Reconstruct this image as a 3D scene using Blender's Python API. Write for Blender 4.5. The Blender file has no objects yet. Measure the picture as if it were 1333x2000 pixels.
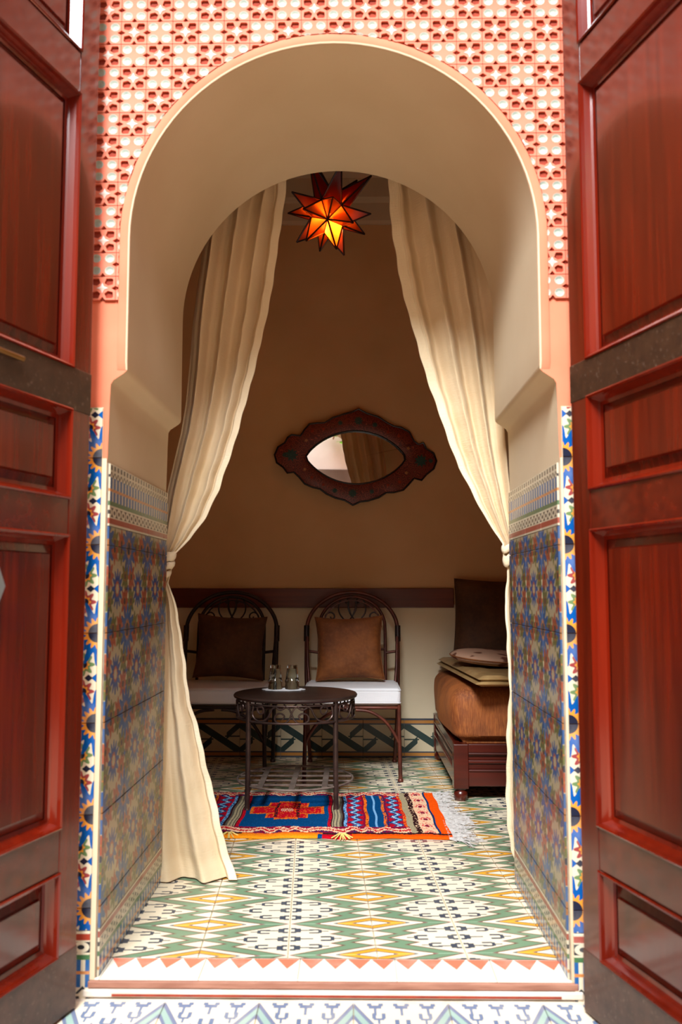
import bpy, bmesh, math, random
from mathutils import Vector, Matrix, Euler
random.seed(7)
S = bpy.context.scene
COL = S.collection
PI = math.pi
# ------------------------------------------------------------------ camera
F = 1715.0
CAM = Vector((0.058, -2.5, 1.06))
PITCH = math.atan(152.0 / F); YAW = math.atan(23.5 / F)
cd = bpy.data.cameras.new('camera'); cam = bpy.data.objects.new('camera', cd); COL.objects.link(cam)
cam.location = CAM; cam.rotation_euler = (PI / 2 + PITCH, 0, YAW)
cd.sensor_fit = 'VERTICAL'; cd.sensor_height = 36.0; cd.lens = F * 36.0 / 2000.0
cd.clip_start = 0.05; cd.clip_end = 100
cd.dof.use_dof = True; cd.dof.focus_distance = 4.8; cd.dof.aperture_fstop = 3.2
S.camera = cam
RM = Euler((PI / 2 + PITCH, 0, YAW)).to_matrix()
def ray(px, py): return RM @ Vector((px - 666.5, 1000 - py, -F))
def at(px, py, Y):
    d = ray(px, py); return CAM + d * ((Y - CAM.y) / d.y)
def atz(px, py, z):
    d = ray(px, py); return CAM + d * ((z - CAM.z) / d.z)
def zat(X, Y, py):                                   # height of the image row py on the vertical line (X, Y)
    lo, hi = -3.0, 8.0
    for _ in range(50):
        m = (lo + hi) / 2; q = RM.transposed() @ (Vector((X, Y, m)) - CAM)
        if 1000 - F * q.y / -q.z > py: lo = m
        else: hi = m
    return lo
# ------------------------------------------------------------------ world and light
w = bpy.data.worlds.new('world'); S.world = w; w.use_nodes = True
bg = w.node_tree.nodes['Background']; bg.inputs[0].default_value = (0.86, 0.93, 1.0, 1); bg.inputs[1].default_value = 0.55
def area(name, loc, rot, sx, sy, power, col):
    l = bpy.data.lights.new(name, 'AREA'); l.shape = 'RECTANGLE'; l.size = sx; l.size_y = sy; l.energy = power; l.color = col
    o = bpy.data.objects.new(name, l); o.location = loc; o.rotation_euler = rot; COL.objects.link(o); return o
area('courtyard_skylight', (-1.3, -5.9, 7.1), (math.radians(50), 0, math.radians(-10)), 2.6, 1.9, 2450, (0.97, 0.99, 1.0))
area('courtyard_zenith', (0.0, -4.0, 6.6), (0, 0, 0), 3.4, 3.0, 520, (0.93, 0.97, 1.0))
S.view_settings.view_transform = 'Standard'; S.view_settings.look = 'None'
S.view_settings.gamma = 1; S.view_settings.use_curve_mapping = False
S.view_settings.exposure = -0.47
S.cycles.use_denoising = True
S.cycles.max_bounces = 10; S.cycles.diffuse_bounces = 7; S.cycles.transparent_max_bounces = 12
S.cycles.sample_clamp_indirect = 6.0; S.cycles.caustics_reflective = False; S.cycles.caustics_refractive = False

# ------------------------------------------------------------------ node expressions
class E:
    def __init__(s, g, k): s.g = g; s.k = k
    def _b(s, op, o, r=False):
        return s.g.m(op, o, s) if r else s.g.m(op, s, o)
    def __add__(s, o): return s._b('ADD', o)
    def __radd__(s, o): return s._b('ADD', o)
    def __sub__(s, o): return s._b('SUBTRACT', o)
    def __rsub__(s, o): return s._b('SUBTRACT', o, True)
    def __mul__(s, o): return s._b('MULTIPLY', o)
    def __rmul__(s, o): return s._b('MULTIPLY', o)
    def __truediv__(s, o): return s._b('DIVIDE', o)
    def __lt__(s, o): return s._b('LESS_THAN', o)
    def __gt__(s, o): return s._b('GREATER_THAN', o)
class G:
    def __init__(s, name, rough=0.5, **kw):
        s.mat = bpy.data.materials.new(name); s.mat.use_nodes = True
        s.t = s.mat.node_tree; s.N = s.t.nodes; s.L = s.t.links
        s.p = s.N['Principled BSDF']; s.p.inputs['Roughness'].default_value = rough
        for k, v in kw.items(): s.p.inputs[k.replace('_', ' ')].default_value = v
    def put(s, sock, v):
        if isinstance(v, E): s.L.new(v.k, sock)
        elif hasattr(v, 'is_output'): s.L.new(v, sock)
        else: sock.default_value = v
    def m(s, op, a, b=0.0, c=None):
        n = s.N.new('ShaderNodeMath'); n.operation = op
        s.put(n.inputs[0], a); s.put(n.inputs[1], b)
        if c is not None: s.put(n.inputs[2], c)
        return E(s, n.outputs[0])
    def abs(s, a): return s.m('ABSOLUTE', a)
    def mn(s, a, b): return s.m('MINIMUM', a, b)
    def mx(s, a, b): return s.m('MAXIMUM', a, b)
    def fr(s, a): return s.m('FRACT', a)
    def hyp(s, a, b): return s.m('SQRT', a * a + b * b)
    def ang(s, a, b): return s.m('ARCTAN2', a, b)
    def cos(s, a): return s.m('COSINE', a)
    def rng(s, x, a, b): return (x > a) * (x < b)
    def uv(s):
        n = s.N.new('ShaderNodeTexCoord'); q = s.N.new('ShaderNodeSeparateXYZ'); s.L.new(n.outputs['UV'], q.inputs[0])
        return E(s, q.outputs[0]), E(s, q.outputs[1])
    def obj(s): return s.N.new('ShaderNodeTexCoord').outputs['Object']
    def mix(s, f, a, b):
        n = s.N.new('ShaderNodeMix'); n.data_type = 'RGBA'
        s.put(n.inputs[0], f)
        s.put(n.inputs[6], a if hasattr(a, 'is_output') else (*a, 1)); s.put(n.inputs[7], b if hasattr(b, 'is_output') else (*b, 1))
        return n.outputs[2]
    def noise(s, scale=5, detail=3, stretch=(1, 1, 1), rough=0.5, vec=None):
        mp = s.N.new('ShaderNodeMapping'); mp.inputs['Scale'].default_value = stretch
        s.L.new(vec or s.obj(), mp.inputs[0])
        n = s.N.new('ShaderNodeTexNoise'); n.inputs['Scale'].default_value = scale; n.inputs['Detail'].default_value = detail
        n.inputs['Roughness'].default_value = rough; s.L.new(mp.outputs[0], n.inputs[0]); return E(s, n.outputs[0])
    def rand(s): return E(s, s.N.new('ShaderNodeObjectInfo').outputs['Random'])
    def remap(s, x, a, b, c=0.0, d=1.0):
        n = s.N.new('ShaderNodeMapRange'); s.put(n.inputs[0], x)
        for i, v in enumerate((a, b, c, d)): n.inputs[i + 1].default_value = v
        return E(s, n.outputs[0])
    def bump(s, h, strength=0.3, dist=0.01):
        n = s.N.new('ShaderNodeBump'); n.inputs['Strength'].default_value = strength; n.inputs['Distance'].default_value = dist
        s.put(n.inputs['Height'], h); s.L.new(n.outputs[0], s.p.inputs['Normal'])
    def col(s, c): s.put(s.p.inputs['Base Color'], c if hasattr(c, 'is_output') else (*c, 1)); return s.mat

def srgb(r, g, b):
    f = lambda c: ((c / 255 + 0.055) / 1.055) ** 2.4 if c > 10 else c / 255 / 12.92
    return (f(r), f(g), f(b))
def plain(name, c, rough=0.5, c2=None, sc=8, bump=0.0, stretch=(1, 1, 1), **kw):
    g = G(name, rough, **kw)
    n = g.noise(sc, 4, stretch)
    if c2: g.col(g.mix(g.remap(n, 0.35, 0.65), c, c2))
    else: g.col(c)
    if bump: g.bump(n, bump)
    return g.mat
def wear(g, c, amt=0.35, sc=9, to=(0.75, 0.75, 0.72)):
    """slight glaze wear and tile-to-tile variation"""
    n = g.noise(sc, 5)
    f = g.remap(n, 0.5, 0.75, 0.0, amt)
    c = g.mix(f, c, to)
    hs = g.N.new('ShaderNodeHueSaturation'); g.put(hs.inputs['Value'], g.rand() * 0.14 + 0.93); g.L.new(c, hs.inputs['Color'])
    return hs.outputs[0]

def mat_floor(name, cream, green, brown, orange, black, rough=0.3, wearamt=0.15, ln=0.05):
    g = G(name, rough)
    u, v = g.uv()
    b = g.abs(v - 0.5) * 2.0
    near = 0.80 - b * 1.1
    far = g.mn((1.0 - b) * 1.1, b * 1.0 + 0.17)
    sel = b < 0.30
    U1 = near * sel + far * (1.0 - sel)
    d = u - U1
    c = g.mix(d > ln, brown, green)
    c = g.mix(d < 0.0, c, cream)
    k = g.abs(b - 0.26)
    sp = (1.0 - u) / 0.24 + k / 0.2
    beyond = (d > 0.14) * (b < 0.56)
    c = g.mix((sp < 1.22) * beyond, c, brown)
    c = g.mix((sp < 1.0) * beyond, c, cream)
    wv = (1.0 - u) / 0.66 + (1.0 - b) / 0.54
    c = g.mix(g.rng(wv, 0.98, 1.02 + ln) * (d > 0.10), c, brown)
    c = g.mix(wv < 0.98, c, cream)
    c = g.mix(g.rng(wv, 0.66, 0.74), c, black)
    c = g.mix(g.rng(wv, 0.38, 0.66), c, orange)
    c = g.mix(g.rng(wv, 0.31, 0.38), c, black)
    c = g.mix(wv < 0.31, c, cream)
    # black bracket figures inside the cream diamond
    def fig(s_, py, hw, hh, two):
        # a bracket: solid outer block, two thin arms, a thin line running outwards
        lo = hw * 0.12 if two else -hw
        blk = g.rng(s_, hw * 0.45, hw) * (py < hh * 0.78)
        arm = g.rng(s_, lo, hw * 0.6) * g.rng(py, hh * 0.42, hh)
        ln_ = g.rng(s_, hw * 0.9, hw * 2.1) * (py < hh * 0.17)
        return g.mx(g.mx(blk, arm), ln_)
    f = fig(u, g.mn(b, g.abs(b - 0.55)), 0.135, 0.17, True)
    f = g.mx(f, fig(u - 0.45, b, 0.08, 0.16, False))
    f = g.mx(f, fig(u - 0.31, g.abs(b - 0.48), 0.075, 0.14, False) * (d < -0.02))
    c = g.mix(f * (d < -0.015), c, black)
    return g.col(wear(g, c, wearamt, 5, cream))
CREAM = srgb(236, 224, 196); GREEN = srgb(112, 142, 112); BROWN = srgb(112, 70, 62); ORNG = srgb(222, 158, 48); BLK = srgb(66, 74, 86)
M = {}
M['floor_tile'] = mat_floor('patterned_cement_tile', CREAM, GREEN, BROWN, ORNG, BLK)
M['court_tile'] = mat_floor('blue_cement_tile', srgb(226, 214, 190), srgb(150, 178, 168), srgb(112, 122, 148), srgb(226, 170, 84), srgb(98, 116, 146), 0.35, 0.45, 0.11)

def mat_zellige(name, pale=0.0, rough=0.18, fat=1.0, inner=False):
    g = G(name, rough)
    u, v = g.uv()
    cu, cv = u - 0.5, v - 0.5
    x, y = g.abs(cu), g.abs(cv)
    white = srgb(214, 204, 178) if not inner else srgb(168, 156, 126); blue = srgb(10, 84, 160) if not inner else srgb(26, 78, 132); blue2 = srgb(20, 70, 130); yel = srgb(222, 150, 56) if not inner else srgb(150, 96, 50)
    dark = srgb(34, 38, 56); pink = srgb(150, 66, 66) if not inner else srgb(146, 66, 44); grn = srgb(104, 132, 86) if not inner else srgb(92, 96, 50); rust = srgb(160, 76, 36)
    qx, qy = 0.5 - x, 0.5 - y
    def rosette(c, dx, dy, R, n, petal, ring, ctr, r0):
        r = g.hyp(dx, dy); a = g.ang(dy, dx)
        pt = g.cos(a * float(n))
        lim = pt * (R * 0.20) + R * 0.80
        hole = (r > R * 0.66) * (pt < -0.55)
        c = g.mix((r < lim) * (1.0 - hole), c, petal)
        c = g.mix(r < (pt * (r0 * 0.16) + r0), c, ring)
        return g.mix(r < r0 * 0.68, c, ctr)
    # small flowers, red and green on opposite diagonals
    side = (cu * cv) > 0.0
    fc = g.mix(side, pink, grn)
    d1 = g.hyp(x - 0.35, y - 0.15); d2 = g.hyp(x - 0.15, y - 0.46)
    s = d1 < d2
    dx = (x - 0.35) * s + (x - 0.15) * (1.0 - s)
    dy = (y - 0.15) * s + (y - 0.46) * (1.0 - s)
    nz = white
    # little blue and dark lozenges near the joints
    dm = g.abs(x - 0.5) / 0.06 + g.abs(y) / 0.05
    c = g.mix(dm < 1.0, nz, blue)
    dm2 = g.abs(x - 0.41) / 0.05 + g.abs(y) / 0.04
    c = g.mix(dm2 < 1.0, c, dark)
    c = rosette(c, dx, dy, 0.130 * fat * (1.3 if inner else 1.0), 8, fc, yel, dark, 0.060)
    c = rosette(c, qx, qy, (0.37 if not inner else 0.30) * fat, 16 if not inner else 12, blue, yel, dark, 0.155 if not inner else 0.12)
    c = rosette(c, x, y, 0.22 * fat, 12, blue2, rust, white, 0.09)
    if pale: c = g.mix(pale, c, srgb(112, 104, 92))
    return g.col(wear(g, c, 0.22 if not pale else 0.08, 7))
M['zellige'] = mat_zellige('floral_glazed_tile')
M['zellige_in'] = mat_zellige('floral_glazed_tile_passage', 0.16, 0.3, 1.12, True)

def mat_border(name, pale=0.0):
    """v=1: top of the border, v=0: red line next to the field"""
    g = G(name, 0.25)
    u, v = g.uv()
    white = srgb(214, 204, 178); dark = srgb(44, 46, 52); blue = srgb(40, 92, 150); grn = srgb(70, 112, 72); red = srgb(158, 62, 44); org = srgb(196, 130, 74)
    p6 = g.abs(g.fr(u * 7.0) - 0.5) * 2.0
    p5 = g.fr(u * 5.0) - 0.5
    c = g.mix(g.rng(v, 0.04, 0.13), white, red)
    # chain of rings
    r = g.hyp(p5, (v - 0.225) * 6.0)
    c = g.mix(g.rng(v, 0.15, 0.30) * (1.0 - g.rng(r, -1.0, 0.46)), c, dark)
    c = g.mix(r < 0.20, c, dark)
    c = g.mix(g.rng(v, 0.33, 0.40), c, grn)
    c = g.mix(g.rng(v, 0.40, 0.78) * (p6 > 0.34), c, blue)
    c = g.mix(g.rng(v, 0.555, 0.60), c, org)
    arch = g.rng(v, 0.78, 0.90) * (g.rng(p6 - (v - 0.78) * 6.0, 0.0, 0.35))
    c = g.mix(g.rng(v, 0.76, 0.87) * ((p6 * 0.09 + 0.76) < v) * ((p6 * 0.09 + 0.805) > v), c, dark)
    c = g.mix(g.rng(v, 0.90, 0.98) * (p6 > 0.5), c, dark)
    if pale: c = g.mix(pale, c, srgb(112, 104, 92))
    return g.col(wear(g, c, 0.2 if not pale else 0.06, 7))
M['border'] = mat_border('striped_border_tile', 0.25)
M['border_out'] = mat_border('striped_border_tile_bright', 0.0)

def mat_skirting():
    g = G('ribbon_skirting_tile', 0.35)
    u, v = g.uv()
    cream = srgb(214, 200, 168); dk = srgb(40, 62, 60); org = srgb(190, 128, 58); bl = srgb(60, 70, 84)
    y = (v - 0.16) / 0.68
    band = g.abs(y + u - 1.0) < 0.15
    arm1 = (g.abs(y - u * 1.35) < 0.13) * (u < 0.32)
    arm2 = (g.abs(y - (1.0 - (1.0 - u) * 1.35)) < 0.13) * (u > 0.68)
    c = g.mix(g.mx(band, g.mx(arm1, arm2)) * g.rng(y, 0.0, 1.0), cream, dk)
    h1 = g.rng(y, 0.42, 0.47) * (u < 0.36); h2 = g.rng(y, 0.53, 0.58) * (u > 0.64)
    c = g.mix(g.mx(h1, h2), c, dk)
    c = g.mix(g.mx(v > 0.84, v < 0.16), c, bl)
    c = g.mix(g.mx(g.rng(v, 0.875, 0.955), g.rng(v, 0.045, 0.125)), c, org)
    return g.col(wear(g, c, 0.1, 5))
M['skirting'] = mat_skirting()
def mat_threshold():
    g = G('white_threshold_tile', 0.35)
    u, v = g.uv()
    p = g.abs(g.fr(u * 4.0) - 0.5) * 2.0
    tri = (p < g.remap(v, 0.50, 0.94, 0.0, 0.92)) * (v < 0.97)
    c = g.mix(tri, srgb(238, 232, 216), srgb(230, 120, 92))
    return g.col(wear(g, c, 0.3, 8, (0.85, 0.83, 0.78)))
M['threshold'] = mat_threshold()

M['pink'] = plain('pink_plaster', srgb(212, 112, 80), 0.8, srgb(218, 124, 92), 4, 0.05)
M['relief'] = plain('pink_relief_plaster', srgb(206, 106, 78), 0.75, srgb(214, 122, 96), 6, 0.1)
M['relief_red'] = plain('brick_red_paint', srgb(130, 42, 22), 0.85, srgb(150, 54, 28), 30)
M['relief_white'] = plain('chalky_white_paint', srgb(172, 180, 166), 0.7, srgb(148, 160, 150), 40)
M['relief_blue'] = plain('pale_blue_paint', srgb(182, 196, 206), 0.7, srgb(220, 190, 176), 18)
def mat_plaster(name, c, c2, bs=0.12):
    g = G(name, 0.85)
    n = g.noise(2.2, 5); n2 = g.noise(40, 3)
    g.col(g.mix(g.remap(n, 0.3, 0.7), c, c2)); g.bump(n * 0.8 + n2 * 0.15, bs, 0.02); return g.mat
M['reveal'] = mat_plaster('cream_plaster', srgb(212, 194, 164), srgb(202, 182, 150))
M['room_wall'] = mat_plaster('tan_plaster', srgb(214, 174, 128), srgb(204, 162, 114), 0.08)
M['room_upper'] = mat_plaster('ochre_plaster', srgb(206, 160, 116), srgb(198, 150, 106), 0.08)
M['room_lower'] = mat_plaster('cream_lower_plaster', srgb(232, 218, 188), srgb(224, 208, 176), 0.06)
M['ceiling'] = mat_plaster('ceiling_plaster', srgb(206, 188, 158), srgb(196, 176, 148))
M['grout'] = plain('grout', srgb(176, 162, 138), 0.9, srgb(196, 186, 164), 30, 0.2)
M['grout_dark'] = plain('grout_grey', srgb(120, 112, 100), 0.9, srgb(150, 142, 126), 30, 0.2)
M['court_wall'] = plain('white_render', srgb(240, 236, 226), 0.8, srgb(230, 226, 216), 3)
M['court_grey'] = plain('grey_render', srgb(104, 88, 74), 0.8, srgb(120, 104, 90), 3)
M['court_side'] = plain('terracotta_render', srgb(150, 96, 68), 0.8, srgb(136, 84, 60), 3)
M['concrete'] = plain('worn_sill', srgb(206, 194, 176), 0.7, srgb(222, 214, 204), 12, 0.3)
M['paving'] = plain('pale_sandstone_paving', srgb(214, 188, 156), 0.7, srgb(200, 172, 140), 6, 0.2)
M['sill_brown'] = plain('brown_step_edge', srgb(140, 92, 74), 0.5, srgb(164, 116, 96), 10, 0.15, (1, 8, 8))
def mat_wood(name, a, b, dark, rough=0.22, vert=True, coat=0.45, dusty=0.0):
    g = G(name, rough, Coat_Weight=coat, Coat_Roughness=0.10)
    st = (14, 14, 0.7) if vert else (0.9, 14, 14)
    n = g.noise(2.2, 6, st, 0.6); big = g.noise(1.6, 2, (1, 1, 0.5))
    c = g.mix(g.remap(n, 0.32, 0.68), a, b)
    c = g.mix(g.remap(big, 0.45, 0.75, 0.0, 0.7), c, dark)
    if dusty:
        sp = g.noise(90, 2); c = g.mix(g.remap(sp, 0.62, 0.74, 0.0, dusty), c, srgb(110, 90, 76))
    g.bump(n, 0.06, 0.01); return g.col(c)
M['mahogany'] = mat_wood('mahogany', srgb(104, 26, 7), srgb(66, 12, 4), srgb(32, 7, 3))
M['mahogany_rail'] = mat_wood('mahogany_rail', srgb(94, 24, 8), srgb(66, 13, 5), srgb(36, 8, 3), vert=False)
M['mahogany_edge'] = mat_wood('mahogany_moulding', srgb(116, 26, 7), srgb(92, 17, 5), srgb(56, 10, 4), 0.18)
M['dark_rail'] = mat_wood('dark_stained_rail', srgb(62, 40, 26), srgb(48, 30, 20), srgb(34, 22, 16), 0.4, False, 0.15, 0.5)
M['kick'] = mat_wood('scuffed_bottom_rail', srgb(92, 62, 50), srgb(66, 44, 36), srgb(46, 34, 28), 0.5, False, 0.1, 0.6)
M['bench_wood'] = mat_wood('bench_mahogany', srgb(92, 26, 13), srgb(68, 18, 10), srgb(42, 13, 8), 0.3, False, 0.4)
M['dado_wood'] = mat_wood('dado_rail_wood', srgb(112, 40, 18), srgb(84, 26, 12), srgb(54, 16, 8), 0.35, False, 0.2)
M['iron'] = plain('blackened_iron', srgb(44, 34, 32), 0.42, srgb(58, 44, 40), 20, 0.1, Metallic=0.5)
M['bronze'] = plain('bronzed_iron', srgb(82, 62, 56), 0.38, srgb(60, 46, 42), 20, 0.1, Metallic=0.6)
M['worn_iron'] = plain('worn_grey_iron', srgb(128, 112, 102), 0.5, srgb(98, 84, 76), 20, 0.1, Metallic=0.3)
M['rust_iron'] = plain('red_brown_iron', srgb(104, 50, 34), 0.4, srgb(74, 36, 28), 16, 0.1, Metallic=0.3)
M['brass'] = plain('brass', srgb(170, 130, 78), 0.3, Metallic=1.0)
def mat_cloth(name, a, b, sc=160, bump=0.25, sheen=0.3, trans=0.0, rough=0.9):
    g = G(name, rough); g.p.inputs['Sheen Weight'].default_value = sheen
    n1 = g.noise(sc, 2, (1, 1, 0.12)); n2 = g.noise(sc, 2, (0.12, 0.12, 1)); big = g.noise(5, 3)
    g.col(g.mix(g.remap(big, 0.35, 0.65), a, b)); g.bump(n1 + n2, bump, 0.003)
    if trans:
        t = g.N.new('ShaderNodeBsdfTranslucent'); t.inputs[0].default_value = (*[min(1, q * 1.0) for q in a], 1)
        ms = g.N.new('ShaderNodeMixShader'); ms.inputs[0].default_value = trans
        g.L.new(g.p.outputs[0], ms.inputs[1]); g.L.new(t.outputs[0], ms.inputs[2])
        g.L.new(ms.outputs[0], g.N['Material Output'].inputs[0])
    return g.mat
M['curtain'] = mat_cloth('cream_linen', srgb(228, 208, 174), srgb(220, 198, 160), 220, 0.35, 0.1, 0.14)
M['hem'] = mat_cloth('cream_linen_hem', srgb(236, 220, 190), srgb(226, 208, 174), 260, 0.5, 0.1, 0.08)
M['white_cotton'] = mat_cloth('white_cotton', srgb(236, 236, 238), srgb(226, 228, 232), 200, 0.15, 0.1)
def mat_velvet(name, a, b, c, fur=False):
    g = G(name, 0.75); g.p.inputs['Sheen Weight'].default_value = 0.16; g.p.inputs['Sheen Roughness'].default_value = 0.35
    g.p.inputs['Sheen Tint'].default_value = (*c, 1)
    n = g.noise(5, 4, (1, 1, 1), 0.6); f = g.noise(130 if fur else 60, 3, (1, 1, 0.15 if fur else 1))
    k = g.mix(g.remap(n, 0.38, 0.62), a, b)
    k = g.mix(g.remap(f, 0.45, 0.75, 0.0, 0.5 if fur else 0.15), k, c)
    g.col(k); g.bump(f + n, 0.5 if fur else 0.2, 0.006); return g.mat
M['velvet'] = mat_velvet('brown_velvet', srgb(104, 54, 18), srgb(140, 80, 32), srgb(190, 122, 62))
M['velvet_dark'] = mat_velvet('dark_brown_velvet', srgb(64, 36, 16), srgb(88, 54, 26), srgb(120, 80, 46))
M['plush'] = mat_velvet('brown_plush', srgb(112, 56, 18), srgb(152, 82, 30), srgb(186, 112, 50), True)
M['gold_satin'] = plain('gold_satin', srgb(178, 146, 98), 0.3, srgb(156, 124, 80), 12, 0.1, Metallic=0.2)
def mat_roundcushion():
    g = G('dusty_pink_fabric', 0.8)
    n = g.noise(9, 2, (1, 1, 1)); k = g.mix(g.remap(n, 0.56, 0.60), srgb(164, 128, 104), srgb(92, 50, 30)); g.col(k); return g.mat
M['round_cushion'] = mat_roundcushion()
def mat_glass(name, c, rough=0.02):
    g = G(name, rough, IOR=1.36); g.p.inputs['Transmission Weight'].default_value = 1.0; g.col(c); return g.mat
M['green_glass'] = mat_glass('green_tinted_glass', (0.93, 0.985, 0.96))
M['mirror'] = plain('mirror_silver', (0.9, 0.9, 0.9), 0.01, Metallic=1.0)
def mat_mirrorframe():
    g = G('painted_red_brown', 0.45)
    v = g.N.new('ShaderNodeTexVoronoi'); v.feature = 'DISTANCE_TO_EDGE'; v.inputs['Scale'].default_value = 34; g.L.new(g.obj(), v.inputs[0])
    d = E(g, v.outputs['Distance'])
    v2 = g.N.new('ShaderNodeTexVoronoi'); v2.inputs['Scale'].default_value = 34; g.L.new(g.obj(), v2.inputs[0])
    dd = E(g, v2.outputs['Distance'])
    c = g.mix(g.rng(d, 0.10, 0.17), srgb(92, 28, 16), srgb(150, 62, 36))
    c = g.mix(dd < 0.12, c, srgb(134, 84, 42)); return g.col(c)
M['mirror_frame'] = mat_mirrorframe()
M['mirror_green'] = plain('dark_green_paint', srgb(18, 52, 46), 0.5, srgb(30, 66, 54), 60)
M['mirror_gold'] = plain('ochre_paint', srgb(166, 104, 56), 0.5)
M['black_paint'] = plain('black_lacquer', srgb(18, 14, 14), 0.35)
M['leaf'] = plain('leaf_green', srgb(140, 220, 20), 0.5, srgb(110, 190, 20), 5)
def mat_amber():
    g = G('amber_glass', 0.25)
    t = g.N.new('ShaderNodeBsdfTranslucent'); t.inputs[0].default_value = (*srgb(250, 150, 66), 1)
    tr = g.N.new('ShaderNodeBsdfTransparent'); tr.inputs[0].default_value = (0.95, 0.42, 0.14, 1)
    g.col(srgb(96, 22, 10))
    m1 = g.N.new('ShaderNodeMixShader'); m1.inputs[0].default_value = 0.28; g.L.new(t.outputs[0], m1.inputs[1]); g.L.new(tr.outputs[0], m1.inputs[2])
    m2 = g.N.new('ShaderNodeMixShader'); m2.inputs[0].default_value = 0.30; g.L.new(m1.outputs[0], m2.inputs[1]); g.L.new(g.p.outputs[0], m2.inputs[2])
    g.L.new(m2.outputs[0], g.N['Material Output'].inputs[0]); return g.mat
M['amber'] = mat_amber()
def mat_bulb():
    g = G('lit_bulb', 0.3); g.col((1, 0.8, 0.5)); g.p.inputs['Emission Color'].default_value = (1.0, 0.66, 0.28, 1); g.p.inputs['Emission Strength'].default_value = 60; return g.mat
M['bulb'] = mat_bulb()
def mat_attr(name, rough=0.95):
    g = G(name, rough)
    a = g.N.new('ShaderNodeAttribute'); a.attribute_name = 'yarn'; n = g.noise(220, 2)
    c = g.mix(g.remap(n, 0.35, 0.7, 0.0, 0.3), a.outputs[0], (0.005, 0.005, 0.005))
    g.col(c); g.bump(n, 0.6, 0.004); g.p.inputs['Specular IOR Level'].default_value = 0.05; return g.mat
M['rug'] = mat_attr('wool_yarn')
M['fringe'] = plain('white_wool_fringe', srgb(188, 184, 180), 0.95, srgb(160, 154, 150), 60)
M['yellow_yarn'] = plain('yellow_wool', srgb(224, 196, 110), 0.95)

# ------------------------------------------------------------------ mesh builder
class MB:
    def __init__(s): s.v = []; s.f = []; s.m = []; s.uv = []
    def add(s, vs, fs, mi=0):
        o = len(s.v); s.v += [tuple(q) for q in vs]
        for f in fs: s.f.append(tuple(o + i for i in f)); s.m.append(mi)
        return o
    def box(s, a, b, mi=0, mtx=None):
        x0, y0, z0 = a; x1, y1, z1 = b
        v = [Vector(q) for q in ((x0,y0,z0),(x1,y0,z0),(x1,y1,z0),(x0,y1,z0),(x0,y0,z1),(x1,y0,z1),(x1,y1,z1),(x0,y1,z1))]
        if mtx: v = [mtx @ q for q in v]
        s.add(v, [(0,3,2,1),(4,5,6,7),(0,1,5,4),(1,2,6,5),(2,3,7,6),(3,0,4,7)], mi); return s
    def tube(s, pts, r, n=8, closed=False, mi=0, rr=None, flat=1.0):
        pts = [Vector(p) for p in pts]; k = len(pts); rings = []; up = None
        for i, p in enumerate(pts):
            a = pts[(i - 1) % k] if (closed or i) else p; b = pts[(i + 1) % k] if (closed or i < k - 1) else p
            t = (b - a).normalized()
            if up is None: up = Vector((0, 0, 1)) if abs(t.z) < 0.9 else Vector((1, 0, 0))
            nx = (up - t * up.dot(t)).normalized(); up = nx; ny = t.cross(nx)
            q = rr[i] if rr else r
            rings.append([p + nx * (math.cos(2*PI*j/n) * q) + ny * (math.sin(2*PI*j/n) * q * flat) for j in range(n)])
        o = len(s.v)
        for g in rings: s.v += [tuple(q) for q in g]
        for i in range(k if closed else k - 1):
            i2 = (i + 1) % k
            for j in range(n):
                j2 = (j + 1) % n; s.f.append((o+i*n+j, o+i*n+j2, o+i2*n+j2, o+i2*n+j)); s.m.append(mi)
        if not closed:
            s.f.append(tuple(o + j for j in range(n))[::-1]); s.m.append(mi)
            s.f.append(tuple(o + (k-1)*n + j for j in range(n))); s.m.append(mi)
        return s
    def lathe(s, prof, n=24, c=(0, 0, 0), mi=0, closed=False):
        o = len(s.v); k = len(prof)
        for r, z in prof:
            for j in range(n): s.v.append((c[0] + r*math.cos(2*PI*j/n), c[1] + r*math.sin(2*PI*j/n), c[2] + z))
        for i in range(k if closed else k - 1):
            i2 = (i + 1) % k
            for j in range(n):
                j2 = (j+1) % n; s.f.append((o+i*n+j, o+i*n+j2, o+i2*n+j2, o+i2*n+j)); s.m.append(mi)
        if not closed:
            if prof[0][0] > 1e-5: s.f.append(tuple(o + j for j in range(n))[::-1]); s.m.append(mi)
            if prof[-1][0] > 1e-5: s.f.append(tuple(o + (k-1)*n + j for j in range(n))); s.m.append(mi)
        return s
    def mesh(s, name, mats, smooth=False):
        me = bpy.data.meshes.new(name); me.from_pydata(s.v, [], s.f)
        for m_ in (mats if isinstance(mats, (list, tuple)) else [mats]): me.materials.append(m_)
        for i, p in enumerate(me.polygons): p.material_index = s.m[i]; p.use_smooth = smooth
        me.validate(); me.update(); return me
    def build(s, name, mats, parent=None, smooth=False, loc=None, bevel=0, seg=2, label=None):
        o = bpy.data.objects.new(name, s.mesh(name, mats, smooth)); COL.objects.link(o)
        if parent: o.parent = parent
        if loc: o.location = loc
        if bevel:
            b = o.modifiers.new('bevel', 'BEVEL'); b.width = bevel; b.segments = seg; b.limit_method = 'ANGLE'; b.angle_limit = 0.6
        if smooth:
            try: o.data.set_sharp_from_angle(angle=0.8)
            except Exception: pass
        if label: o['label'] = label
        return o
def empty(name, loc=(0, 0, 0), rz=0):
    o = bpy.data.objects.new(name, None); o.location = loc; o.rotation_euler = (0, 0, rz); o.empty_display_size = 0.1; COL.objects.link(o); return o
def tag(o, label, cat, group=None, kind=None):
    o['label'] = label; o['category'] = cat
    if group: o['group'] = group
    if kind: o['kind'] = kind
    return o
def struct(o, label=None):
    o['kind'] = 'structure'
    if label: o['label'] = label
    return o
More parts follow.
